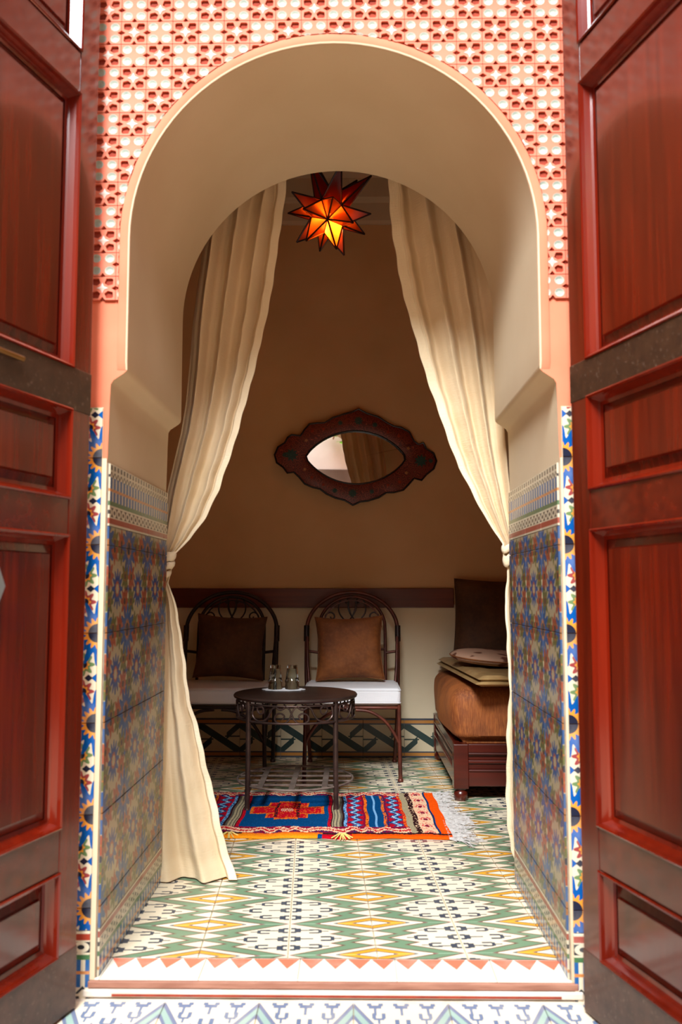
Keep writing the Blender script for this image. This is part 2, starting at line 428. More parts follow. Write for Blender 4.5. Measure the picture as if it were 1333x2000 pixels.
def link(name, me, parent, mtx=None):
    o = bpy.data.objects.new(name, me); COL.objects.link(o); o.parent = parent
    if mtx is not None: o.matrix_basis = mtx
    return o
def smooth_path(pts, n=6, closed=False):
    P = [Vector(p) for p in pts]; out = []; k = len(P)
    for i in range(k if closed else k - 1):
        if closed: a, b, c, d = P[i-1], P[i], P[(i+1) % k], P[(i+2) % k]
        else: a, b, c, d = P[max(i-1, 0)], P[i], P[i+1], P[min(i+2, k-1)]
        for j in range(n):
            t = j / n
            out.append(0.5 * ((2*b) + (c-a)*t + (2*a-5*b+4*c-d)*t*t + (3*b-a-3*c+d)*t*t*t))
    if not closed: out.append(P[-1])
    return out

# ------------------------------------------------------------------ the arched wall
ZC, RA = 2.092, 0.598                                 # centre height and radius of the arch
HALF = [(0.651, -0.07), (0.651, 1.425), (0.650, 1.47), (0.649, 1.53), (0.648, 1.60), (0.646, 1.655), (0.639, 1.667),
        (0.608, 1.688), (0.600, 1.696), (0.598, 1.708), (0.598, 1.80), (0.598, ZC)]
PROF = [(-x, z) for x, z in HALF]
for i in range(1, 48):
    a = PI - PI * i / 48; PROF.append((RA * math.cos(a), ZC + RA * math.sin(a)))
PROF += [(x, z) for x, z in reversed(HALF)]
TH = 0.8
def arch_wall():
    bm = bmesh.new()
    outer = [(-2.6, -0.07), (-2.6, 4.3), (2.6, 4.3), (2.6, -0.07)]
    for Y, flip in ((0.0, False), (TH, True)):
        ov = [bm.verts.new((x, Y, z)) for x, z in outer]; pv = [bm.verts.new((x, Y, z)) for x, z in PROF]
        loop = ov + pv[::-1]
        es = [bm.edges.new((loop[i], loop[(i + 1) % len(loop)])) for i in range(len(loop))]
        bmesh.ops.triangle_fill(bm, edges=es, use_beauty=True, normal=(0, -1 if not flip else 1, 0))
    bm.faces.ensure_lookup_table()
    for f in bm.faces: f.material_index = 0 if f.calc_center_median().y < 0.1 else 1
    # reveal
    n = 10; rows = []
    for k in range(n + 1):
        rows.append([bm.verts.new((x, TH * k / n, z)) for x, z in PROF])
    for k in range(n):
        for i in range(len(PROF) - 1):
            f = bm.faces.new((rows[k][i], rows[k][i+1], rows[k+1][i+1], rows[k+1][i])); f.material_index = 1; f.smooth = True
    for x0 in (-2.6, 2.6):
        q = [bm.verts.new(p) for p in ((x0, 0, -0.07), (x0, TH, -0.07), (x0, TH, 4.3), (x0, 0, 4.3))]; bm.faces.new(q)
    q = [bm.verts.new(p) for p in ((-2.6, 0, 4.3), (2.6, 0, 4.3), (2.6, TH, 4.3), (-2.6, TH, 4.3))]; bm.faces.new(q)
    bmesh.ops.remove_doubles(bm, verts=bm.verts, dist=1e-5)
    bmesh.ops.recalc_face_normals(bm, faces=bm.faces)
    me = bpy.data.meshes.new('wall_front'); bm.to_mesh(me); bm.free()
    me.materials.append(M['pink']); me.materials.append(M['reveal'])
    o = bpy.data.objects.new('wall_front', me); COL.objects.link(o)
    try: me.set_sharp_from_angle(angle=0.7)
    except Exception: pass
    return struct(o, 'thick pink wall pierced by the arched doorway')
WALL = arch_wall()

# plaster band round the arch and a cream edge down the jambs
RB = RA + 0.03
mb = MB(); ring = []
def bandpt(i, n, r, yy):
    a = PI - PI * i / n; return (r * math.cos(a), yy, ZC + r * math.sin(a))
sec = [(RA + 0.0002, -0.0005), (RA + 0.001, -0.005), (RA + 0.005, -0.0075), (RB - 0.004, -0.0075), (RB, -0.006), (RB, -0.001)]
stations = [(-1, 1.697), (-1, 1.72), (-1, 1.85), (-1, 1.96)] + [('a', i) for i in range(0, 49)] + [(1, 1.96), (1, 1.85), (1, 1.72), (1, 1.697)]
vs = []
for st in stations:
    for r, yy in sec:
        if st[0] == 'a': vs.append(bandpt(st[1], 48, r, yy))
        else: vs.append((st[0] * r, yy if st[1] > 1.70 else -0.0006, st[1]))
k = len(sec); fs = []
for i in range(len(stations) - 1):
    for j in range(k - 1): fs.append((i*k+j, i*k+j+1, (i+1)*k+j+1, (i+1)*k+j))
mb.add(vs, fs)
for i in range(len(mb.f)): mb.m[i] = 1 if i % (k - 1) < 2 else 0
mb.build('arch_band', [M['pink'], M['reveal']], WALL, True)

# relief tiles above the arch --------------------------------------------------
CW, CH = 0.0773, 0.0716
def relief_bm(kind):
    bm = bmesh.new(); T = 0.009
    g = 0.009
    outl = [(g, g*1.6), (0.40, g*1.6), (0.5, 0.15), (0.60, g*1.6), (1-g, g*1.6), (1-g, 0.40), (0.84, 0.5), (1-g, 0.60), (1-g, 1-g*1.6), (0.60, 1-g*1.6), (0.5, 0.96), (0.40, 1-g*1.6), (g, 1-g*1.6), (g, 0.60), (0.16, 0.5), (g, 0.40)]
    holes = []
    for sx in (-1, 1):
        for sz in (-1, 1):
            cx, cz = 0.5 + sx * 0.245, 0.5 + sz * 0.255
            if kind == 'white': hp = [(cx + sx*0.01 + 0.185*math.cos(t)*(1 - 0.16*math.cos(t)*sx*0), cz + 0.18*math.sin(t)) for t in [2*PI*q/10 for q in range(10)]]
            else: hp = [(cx + sx*dx, cz + sz*dz) for dx, dz in ((-0.17, -0.04), (-0.04, -0.15), (0.15, -0.10), (0.17, 0.10), (0.12, 0.16), (-0.10, 0.16))]
            holes.append(hp)
    def P(q, d): return ((q[0]-0.5)*CW, -d, (q[1]-0.5)*CH)
    es = []; rings = []
    for lp in [outl] + holes:
        vv = [bm.verts.new(P(q, T)) for q in lp]; rings.append(vv)
        for i in range(len(vv)): es.append(bm.edges.new((vv[i], vv[(i+1) % len(vv)])))
    bmesh.ops.triangle_fill(bm, edges=es, use_beauty=True, normal=(0, -1, 0))
    for f in list(bm.faces): f.material_index = 0
    for ri, (lp, vv) in enumerate(zip([outl] + holes, rings)):
        if ri and kind == 'white':
            cx = sum(q[0] for q in lp) / len(lp); cz = sum(q[1] for q in lp) / len(lp)
            low = [bm.verts.new(P((cx + (q[0]-cx)*0.62, cz + (q[1]-cz)*0.62), T - 0.006)) for q in lp]
            mi = 1
        else: low = [bm.verts.new(P(q, 0.0)) for q in lp]; mi = 0
        for i in range(len(vv)):
            j = (i+1) % len(vv); f = bm.faces.new((vv[i], low[i], low[j], vv[j])); f.material_index = mi
            if mi: f.smooth = True
        if ri and kind == 'white': f = bm.faces.new(low); f.material_index = 1
    if kind == 'star':
        st = []
        for q in range(8):
            a = q * PI / 4; r = 0.225 if q % 2 == 0 else 0.10
            st.append((0.5 + r*math.cos(a), 0.5 + r*math.sin(a)))
        vv = [bm.verts.new(P(q, T + 0.0012)) for q in st]; c = bm.verts.new(P((0.5, 0.5), T + 0.0035))
        for i in range(8): f = bm.faces.new((vv[i], vv[(i+1) % 8], c)); f.material_index = 1
    bmesh.ops.recalc_face_normals(bm, faces=bm.faces)
    return bm
RMESH = {}
for kd, mt in (('white', M['relief_white']), ('star', M['relief_blue'])):
    bm = relief_bm(kd); me = bpy.data.meshes.new('relief_tile'); bm.to_mesh(me); bm.free(); me.materials.append(M['relief']); me.materials.append(mt); RMESH[kd] = me
Z0R = 1.903
X0R = -0.7135
# backing
bm = bmesh.new(); arc = [(-RB + 0.004, Z0R)] + [((RB - 0.004) * math.cos(PI - PI*i/40), ZC + (RB-0.004) * math.sin(PI*i/40)) for i in range(41)] + [(RB - 0.004, Z0R)]
lp = [(-0.80, Z0R), (-0.80, 3.1), (0.76, 3.1), (0.76, Z0R)] + arc[::-1]
vv = [bm.verts.new((x, -0.0015, z)) for x, z in lp]; es = [bm.edges.new((vv[i], vv[(i+1) % len(vv)])) for i in range(len(vv))]
bmesh.ops.triangle_fill(bm, edges=es, use_beauty=True, normal=(0, -1, 0)); me = bpy.data.meshes.new('relief_backing'); bm.to_mesh(me); bm.free(); me.materials.append(M['relief_red'])
link('relief_backing', me, WALL)
for r in range(0, 17):
    for c in range(0, 19):
        xa, za = X0R + c*CW, Z0R + r*CH
        if xa + CW > 0.765: continue
        kd = 'white' if (r + c) % 2 == 1 else 'star'
        cs = [(xa, za), (xa+CW, za), (xa, za+CH), (xa+CW, za+CH)]
        def ins(x, z): return (abs(x) < RB) if z < ZC else (math.hypot(x, z - ZC) < RB)
        k = sum(ins(*q) for q in cs); cx, cz = xa + CW/2, za + CH/2
        if k == 4: continue
        if k == 0 and not ins(cx, za): link('relief_tile', RMESH[kd], WALL, Matrix.Translation((cx, 0, cz))); continue
        if cz < ZC: nrm = Vector((1 if cx > 0 else -1, 0, 0)); pt = Vector((nrm.x * RB, 0, cz))
        else: nrm = Vector((cx, 0, cz - ZC)).normalized(); pt = Vector((0, 0, ZC)) + nrm * RB
        bm = bmesh.new(); bm.from_mesh(RMESH[kd]); bmesh.ops.translate(bm, verts=bm.verts, vec=(cx, 0, cz))
        bmesh.ops.bisect_plane(bm, geom=bm.verts[:] + bm.edges[:] + bm.faces[:], plane_co=pt, plane_no=nrm, clear_inner=True)
        if len(bm.faces) > 6:
            ctr = Vector((cx, 0, cz)); bmesh.ops.translate(bm, verts=bm.verts, vec=-ctr)
            me = bpy.data.meshes.new('relief_tile'); bm.to_mesh(me); [me.materials.append(q) for q in RMESH[kd].materials]
            link('relief_tile', me, WALL, Matrix.Translation(ctr))
        bm.free()

# flat patterned tiles ---------------------------------------------------------
TC = {}
def tile_mesh(mat, su, sv, u0, u1, v0, v1, th=0.008, flip=False, gap=0.0011, ch=0.0012):
    key = (mat.name, round(su, 4), round(sv, 4), round(u0, 3), round(u1, 3), round(v0, 3), round(v1, 3), flip, th)
    if key in TC: return TC[key]
    me = bpy.data.meshes.new('tile'); a0, a1, b0, b1 = u0*su + gap, u1*su - gap, v0*sv + gap, v1*sv - gap
    V = [(a0,b0,0),(a1,b0,0),(a1,b1,0),(a0,b1,0),(a0,b0,th-ch),(a1,b0,th-ch),(a1,b1,th-ch),(a0,b1,th-ch),(a0+ch,b0+ch,th),(a1-ch,b0+ch,th),(a1-ch,b1-ch,th),(a0+ch,b1-ch,th)]
    Fc = [(8,9,10,11)] + [(4+i, 4+(i+1) % 4, 8+(i+1) % 4, 8+i) for i in range(4)] + [(i, (i+1) % 4, 4+(i+1) % 4, 4+i) for i in range(4)]
    me.from_pydata(V, [], Fc); uvl = me.uv_layers.new(name='UVMap')
    for l in me.loops:
        x, y, z = V[l.vertex_index]; u, v = x/su, y/sv
        if flip: u = 1 - u
        uvl.data[l.index].uv = (u, v)
    me.materials.append(mat); TC[key] = me; return me
def place_tile(name, parent, mat, org, U, V, su, sv, u0=0, u1=1, v0=0, v1=1, flip=False, th=0.008):
    """org: where u=v=0 of the whole tile lies; U, V: unit directions"""
    me = tile_mesh(mat, su, sv, u0, u1, v0, v1, th, flip)
    U = Vector(U); V = Vector(V); n = U.cross(V)
    m = Matrix(((U.x, V.x, n.x, org[0]), (U.y, V.y, n.y, org[1]), (U.z, V.z, n.z, org[2]), (0, 0, 0, 1)))
    return link(name, me, parent, m)

# floor of the passage and the room
XL, XR, YB, ZT = -1.62, 1.48, 3.20, 3.98
FTX, FTY, Y0F = 0.2605, 0.2410, 0.138
GA = math.radians(2.6); GU = Vector((math.cos(GA), math.sin(GA), 0)); GV = Vector((-math.sin(GA), math.cos(GA), 0))
GO = atz(565, 1834, 0) - GV*(FTY*0.5); GO.z = -0.008
fl = MB().box((XL, Y0F, -0.07), (XR, YB, -0.008)).build('floor', M['grout'])
struct(fl, 'green, cream and orange patterned cement tile floor')
def clip_link(name, me, parent, mtx, planes):
    bm = bmesh.new(); bm.from_mesh(me); inv = mtx.inverted(); cut = False
    for co, no in planes:
        lc = inv @ Vector(co); ln = inv.to_3x3() @ Vector(no)
        ds = [(v.co - lc).dot(ln) for v in bm.verts]
        if not ds or min(ds) >= -1e-5: bm.free(); return None
        if max(ds) <= 1e-5: continue
        bmesh.ops.bisect_plane(bm, geom=bm.verts[:] + bm.edges[:] + bm.faces[:], plane_co=lc, plane_no=ln, clear_outer=True); cut = True
    if cut:
        me2 = bpy.data.meshes.new('tile'); bm.to_mesh(me2); [me2.materials.append(q) for q in me.materials]; me = me2
    bm.free(); return link(name, me, parent, mtx)
for r in range(-2, 15):
    for c in range(-8, 9):
        o_ = GO + GU*(c*FTX) + GV*(r*FTY); ctr_ = o_ + GU*FTX/2 + GV*FTY/2
        if ctr_.y < Y0F - 0.15 or ctr_.y > YB + 0.15: continue
        planes = [((0, Y0F + 0.001, 0), (0, -1, 0)), ((0, YB - 0.001, 0), (0, 1, 0))]
        if ctr_.y < TH - 0.02:
            if abs(ctr_.x) > 0.80: continue
            planes += [((0.6495, 0, 0), (1, 0, 0)), ((-0.6495, 0, 0), (-1, 0, 0))]
        else: planes += [((XR, 0, 0), (1, 0, 0)), ((XL, 0, 0), (-1, 0, 0))]
        me = tile_mesh(M['floor_tile'], FTX, FTY, 0, 1, 0, 1, 0.008, flip=(c % 2 == 1))
        mt = Matrix(((GU.x, GV.x, 0, o_.x), (GU.y, GV.y, 0, o_.y), (0, 0, 1, o_.z), (0, 0, 0, 1)))
        clip_link('floor_tile', me, fl, mt, planes)
# threshold
th = MB().box((-0.668, 0.0, -0.07), (0.668, Y0F, -0.008)).build('trim_1', M['concrete']); struct(th, 'raised doorway sill faced with white tiles')
XS = atz(585, 1890, 0).x
for c in range(-4, 4):
    xa = XS + c*0.272; u0, u1 = max(0, (-0.656-xa)/0.272), min(1, (0.656-xa)/0.272)
    if u1 - u0 > 0.03: place_tile('sill_tile', th, M['threshold'], (xa, -0.004, -0.008), (1,0,0), (0,1,0), 0.272, 0.141, u0, u1)
MB().box((-0.668, -0.012, -0.022), (0.668, 0.0, -0.003)).build('step_edge', M['sill_brown'], th, bevel=0.003, label='brown step edge')
MB().box((-0.68, -0.016, -0.044), (0.68, 0.0, -0.024)).build('step_ledge', M['concrete'], th, bevel=0.004)
MB().box((-0.60, -0.0175, -0.040), (0.62, -0.0155, -0.034)).build('step_line', M['relief_red'], th)
# courtyard floor
ZO = -0.05
cf = MB().box((-2.6, -5.4, ZO - 0.1), (2.6, 0.0, ZO - 0.008)).build('floor_courtyard', M['paving']); cf.name = 'floor.001'
MB().box((-2.6, -0.022, ZO - 0.02), (2.6, 0.0, ZO)).build('door_strip', M['concrete'], cf)
struct(cf, 'courtyard floor of blue-grey patterned cement tiles')
for r in range(3):
    ya = -0.022 - r*0.25
    for c in range(-6, 6):
        xa = 0.058 + c*0.2545
        place_tile('floor_tile', cf, M['court_tile'], (xa, ya, ZO - 0.008), (0,-1,0), (1,0,0), 0.25, 0.2545)

# tiled dado of the passage, both sides; columns of tiles along Y
ZJ = [1.438, 1.188, 0.938, 0.688, 0.438, 0.188]
for sx in (-1, 1):
    nm = 'trim_2' if sx < 0 else 'trim_3'
    x = sx*0.651
    back = MB().box((min(x, x - sx*0.003), 0.004, 0.0), (max(x, x - sx*0.003), 0.8, 1.425)).build(nm, M['grout_dark'])
    struct(back, 'tiled dado on the %s side of the passage' % ('left' if sx < 0 else 'right'))
    xs = x - sx*0.003
    cols = [(0.0, -0.015), (0.235, 0.235), (0.485, 0.485), (0.735, 0.735)]
    for c0, org in cols:
        ya = org; y0, y1 = max(0.006, ya), min(0.798, ya + 0.25)
        u0, u1 = (y0 - ya)/0.25, (y1 - ya)/0.25
        U = (0, 1, 0); V = (0, 0, 1)
        # n = U x V = +X for the left side; mirror on the right side
        def put(nm2, mat, z, sv, v0, v1, inv=False):
            uu, vv_ = (u0, u1), (v0, v1)
            org_ = (xs, ya, z); Ud, Vd = (0, 1, 0), (0, 0, 1)
            if sx > 0: org_ = (xs, ya + 0.25, z); Ud = (0, -1, 0); uu = (1 - u1, 1 - u0)
            if inv:
                org_ = (org_[0], org_[1] + (0.25 if sx < 0 else -0.25), z + sv); Ud = tuple(-q for q in Ud); Vd = (0, 0, -1); uu = (1-uu[1], 1-uu[0])
                vv_ = (1-v1, 1-v0)
            place_tile(nm2, back, mat, org_, Ud, Vd, 0.25, sv, uu[0], uu[1], vv_[0], vv_[1], th=0.005)
        put('border_tile', M['border'], 1.243, 0.182, 0, 1)
        put('wall_tile', M['zellige_in'], 1.188, 0.25, 0, 0.055/0.25)
        for z in ZJ[1:]:
            if z - 0.25 >= 0: put('wall_tile', M['zellige_in'], z - 0.25, 0.25, 0, 1)
        put('wall_tile', M['zellige_in'], 0.188 - 0.25, 0.25, (0.128 + 0.062)/0.25, 1)
        put('border_tile', M['border'], -0.054, 0.182, 0.054/0.182, 1, inv=True)
# tile strips on the front face beside the doorway
for sx in (-1, 1):
    nm = 'trim_4' if sx < 0 else 'trim_5'
    xe = 0.664 if sx < 0 else 0.657
    x0, x1 = sorted((sx*xe, sx*(xe + 0.25)))
    back = MB().box((min(sx*0.6512, sx*(xe+0.25)), -0.004, ZO), (max(sx*0.6512, sx*(xe+0.25)), 0.0, 1.437)).build(nm, M['reveal'])
    struct(back, 'strip of bright floral tiles beside the %s jamb' % ('left' if sx < 0 else 'right'))
    MB().box((x0, -0.004, 1.437), (x1, 0.0, 1.586)).build('tile_bed', M['reveal'], back)
    sh = -0.0 if sx < 0 else 0.0
    for i, z in enumerate([1.438] + [q - 0.25 for q in ZJ[:-1]] + [-0.062]):
        v0, v1 = 0, 1
        if i == 0: v1 = 0.146/0.25
        if z < 0: v0 = (0.128 + 0.062)/0.25
        place_tile('wall_tile', back, M['zellige'], (x0, -0.004, z), (1,0,0), (0,0,1), 0.25, 0.25, 0, 1, v0, v1, th=0.006)
    place_tile('border_tile', back, M['border_out'], (x1, -0.004, 0.128), (-1,0,0), (0,0,-1), 0.25, 0.190, 0, 1, 0, 1, th=0.006)

# ------------------------------------------------------------------ room shell
def wallbox(a, b, name, mat, label=None): return struct(MB().box(a, b).build(name, mat), label)
wb = MB().box((XL-0.1, YB, -0.07), (XR+0.1, YB+0.12, ZT)).build('wall_back', M['room_wall']); struct(wb, 'tan plaster back wall of the sitting room')
wallbox((XL-0.12, TH, -0.07), (XL, YB, ZT), 'wall_left', M['room_wall'])
wallbox((XR, TH, -0.07), (XR+0.12, YB, ZT), 'wall_right', M['room_wall'])
wallbox((XL-0.12, TH, ZT), (XR+0.12, YB+0.12, ZT+0.12), 'ceiling', M['ceiling'])
# cornice
zc = zat(0.3, YB - 0.02, 437)
mb = MB(); prof = [(0, zc), (0.02, zc), (0.03, zc+0.02), (0.03, zc+0.14), (0.045, zc+0.16), (0.06, zc+0.17), (0.06, zc+0.30), (0.09, zc+0.33), (0.09, ZT), (0, ZT)]
n = len(prof)
mb.add([(XL, YB - d, z) for d, z in prof] + [(XR, YB - d, z) for d, z in prof], [(i, (i+1) % n, n+(i+1) % n, n+i) for i in range(n)])
struct(mb.build('trim_6', M['ceiling']), 'stepped plaster cornice under the ceiling')
# dado rail (in front of the back wall)
zr0, zr1 = zat(0, YB - 0.025, 1187), zat(0, YB - 0.025, 1149)
XRR = at(887, 1168, YB - 0.025).x
struct(MB().box((XL, YB-0.025, zr0), (XRR, YB, zr1)).build('trim_7', M['dado_wood'], bevel=0.004), 'dark wooden dado rail on the back wall')
MB().box((XL, YB-0.002, 0.0), (XR, YB, zr0 + 0.02)).build('lower_wall_band', M['room_lower'], wb, label='cream painted wall below the dado rail')
# skirting tiles
zs = zat(0, YB - 0.01, 1403)
sk = MB().box((XL, YB-0.006, 0.0), (XR, YB, zs)).build('baseboard_back', M['grout_dark']); struct(sk, 'skirting of cream tiles with a dark zigzag ribbon')
SW = 0.262
xs0 = at(790, 1440, YB).x - 5*SW
c = -4
while xs0 + c*SW < XR:
    xa = xs0 + c*SW; u0, u1 = max(0, (XL - xa)/SW), min(1, (XR - xa)/SW)
    if u1 - u0 > 0.02: place_tile('skirting_tile', sk, M['skirting'], (xa, YB-0.006, 0.0), (1,0,0), (0,0,1), SW, zs, u0, u1, th=0.006)
    c += 1
# ------------------------------------------------------------------ courtyard walls behind the camera
wallbox((-2.7, -5.5, ZO), (2.7, -5.38, 3.02), 'wall_courtyard', M['court_grey'], 'grey-brown courtyard wall facing the doorway')
wallbox((-2.7, -5.5, 3.02), (2.7, -5.4, 4.9), 'wall_courtyard_upper', M['court_wall'], 'white rendered upper courtyard wall')
wallbox((-2.7, -5.38, ZO), (-2.6, 0.0, 4.3), 'wall_courtyard_left', M['court_side'])
wallbox((2.6, -5.38, ZO), (2.7, 0.0, 4.3), 'wall_courtyard_right', M['court_side'])

wallbox((-2.6, -1.35, 4.02), (2.6, 0.0, 4.18), 'ceiling_shading_slab', M['court_side'], 'unseen slab added above the doorway to shade the wall top')  # out of view, added to darken the upper front wall
# ------------------------------------------------------------------ door leaves
def door(name, sx, hinge, ang, ys, label):
    """hinge: (X, Y); leaf runs from the hinge towards the courtyard; local x along the leaf, local y: face towards the passage"""
    root = empty(name, (hinge[0], hinge[1], 0)); struct(root, label)
    d = Vector((sx*math.sin(ang), -math.cos(ang), 0)); nrm = Vector((-sx*math.cos(ang), -math.sin(ang), 0))   # nrm faces the other leaf
    R3 = Matrix(((d.x, nrm.x, 0), (d.y, nrm.y, 0), (0, 0, 1))).to_4x4()
    W, ST, T = 0.70, 0.091, 0.05
    zb, ztop = ZO + 0.009, 3.35
    def box(a, b, nm, mat, bev=0.003, lab=None):
        m = MB(); m.box(a, b); m.v = [tuple(R3 @ Vector(q)) for q in m.v]
        return m.build(nm, mat, root, bevel=bev, label=lab)
    sp = Vector((hinge[0], hinge[1], 0)) + d * ST
    z = [zat(sp.x, sp.y, q) for q in ys]      # bottoms and tops of the openings, from the bottom up
    box((0, -T, zb), (ST, 0, ztop), 'stile', M['mahogany']); box((W-ST, -T, zb), (W, 0, ztop), 'stile', M['mahogany'])
    openings = [(z[0], z[1]), (z[2], z[3]), (z[4], z[5]), (z[6], z[7]), (z[8], ztop - 0.12)]
    prev = zb
    for i, (a, b) in enumerate(openings + [(ztop, ztop)]):
        mat = {0: M['kick'], 3: M['dark_rail']}.get(i, M['mahogany_rail'])
        lab = {0: 'scuffed grey-brown bottom rail', 3: 'dark stained lock rail'}.get(i)
        top = a
        pr = 0.0015 if i in (0, 3) else -0.0006
        if i in (0, 3): box((-0.001, -T, prev), (W + 0.001, pr, top), 'rail', mat, 0.002, lab)
        else: box((ST, -T, prev), (W-ST, pr, top), 'rail', mat, 0.002)
        prev = b
    for a, b in openings:
        # moulding: picture-frame sweep round the opening
        sec = [(0.0, 0.004), (0.004, 0.007), (0.009, 0.004), (0.011, -0.006), (0.017, -0.022), (0.020, -0.028), (0.030, -0.030)]
        m = MB(); rings = []
        for (cx, cz, ex, ez) in ((ST, a, 1, 1), (W-ST, a, -1, 1), (W-ST, b, -1, -1), (ST, b, 1, -1)):
            rings.append([R3 @ Vector((cx + ex*(u_ - 0.004), v_, cz + ez*(u_ - 0.004))) for u_, v_ in sec])
        k = len(sec); vs = [q for r_ in rings for q in r_]; fs = []
        for i in range(4):
            for j in range(k-1): fs.append((i*k+j, ((i+1) % 4)*k+j, ((i+1) % 4)*k+j+1, i*k+j+1))
        m.add(vs, fs)
        m.build('moulding', M['mahogany_edge'], root)
        # raised and fielded panel
        x0, x1, z0, z1 = ST+0.018, W-ST-0.018, a+0.018, b-0.018
        lv = [(0.0, -0.034), (0.030, -0.026), (0.034, -0.018), (0.036, -0.018)]
        m = MB(); vs = []
        for ins_, dep in lv:
            for (x_, z_) in ((x0+ins_, z0+ins_), (x1-ins_, z0+ins_), (x1-ins_, z1-ins_), (x0+ins_, z1-ins_)): vs.append(R3 @ Vector((x_, dep, z_)))
        fs = []
        for l_ in range(len(lv)-1):
            for i in range(4): fs.append((l_*4+i, l_*4+(i+1) % 4, l_*4+4+(i+1) % 4, l_*4+4+i))
        fs.append(tuple((len(lv)-1)*4+i for i in range(4)))
        nb = len(vs)
        for (x_, z_) in ((x0, z0), (x1, z0), (x1, z1), (x0, z1)): vs.append(R3 @ Vector((x_, -T+0.004, z_)))
        for i in range(4): fs.append((i, (i+1) % 4, nb+(i+1) % 4, nb+i))
        fs.append((nb+3, nb+2, nb+1, nb)); m.add(vs, fs)
        m.build('door_panel', M['mahogany'], root)
    return root, R3
LA = 16.0
dl, RL = door('door_1', -1, (-0.681, -0.075), math.radians(LA), [1872, 1707, 1617, 1046, 972, 800, 716, 184, 100], 'left leaf of the tall panelled mahogany door, folded back')
dr, RR = door('door_2', 1, (0.667, -0.075), math.radians(15.4), [1878, 1702, 1612, 1036, 955, 775, 700, 163, 84], 'right leaf of the tall panelled mahogany door, folded back')
# brass bolt on the dark rail of the left leaf
zb_ = zat(-0.83, -0.36, 706)
m = MB(); pts = [RL @ Vector((0.318, 0.012, zb_)), RL @ Vector((0.66, 0.012, zb_))]
m.tube(pts, 0.007, 10); m.build('bolt', M['brass'], dl, True)
m = MB(); m.box((0.55, 0.001, zb_-0.02), (0.59, 0.02, zb_+0.02)); m.v = [tuple(RL @ Vector(q)) for q in m.v]; m.build('bolt_bracket', M['brass'], dl, bevel=0.002)

zl0, zl1 = zat(-0.78, -0.41, 1205), zat(-0.78, -0.41, 1085)
m = MB(); zm = (zl0 + zl1)/2
m.add([RL @ Vector(q) for q in ((0.352, 0.0, zm), (0.39, 0.0, zl1), (0.43, 0.0, zm), (0.39, 0.0, zl0), (0.356, 0.012, zm), (0.39, 0.012, zl1 - 0.008), (0.426, 0.012, zm), (0.39, 0.012, zl0 + 0.008))], [(4,5,6,7), (0,1,5,4), (1,2,6,5), (2,3,7,6), (3,0,4,7), (3,2,1,0)])
m.build('lock_plate', plain('grey_steel', srgb(150, 160, 162), 0.45, Metallic=0.6), dl)
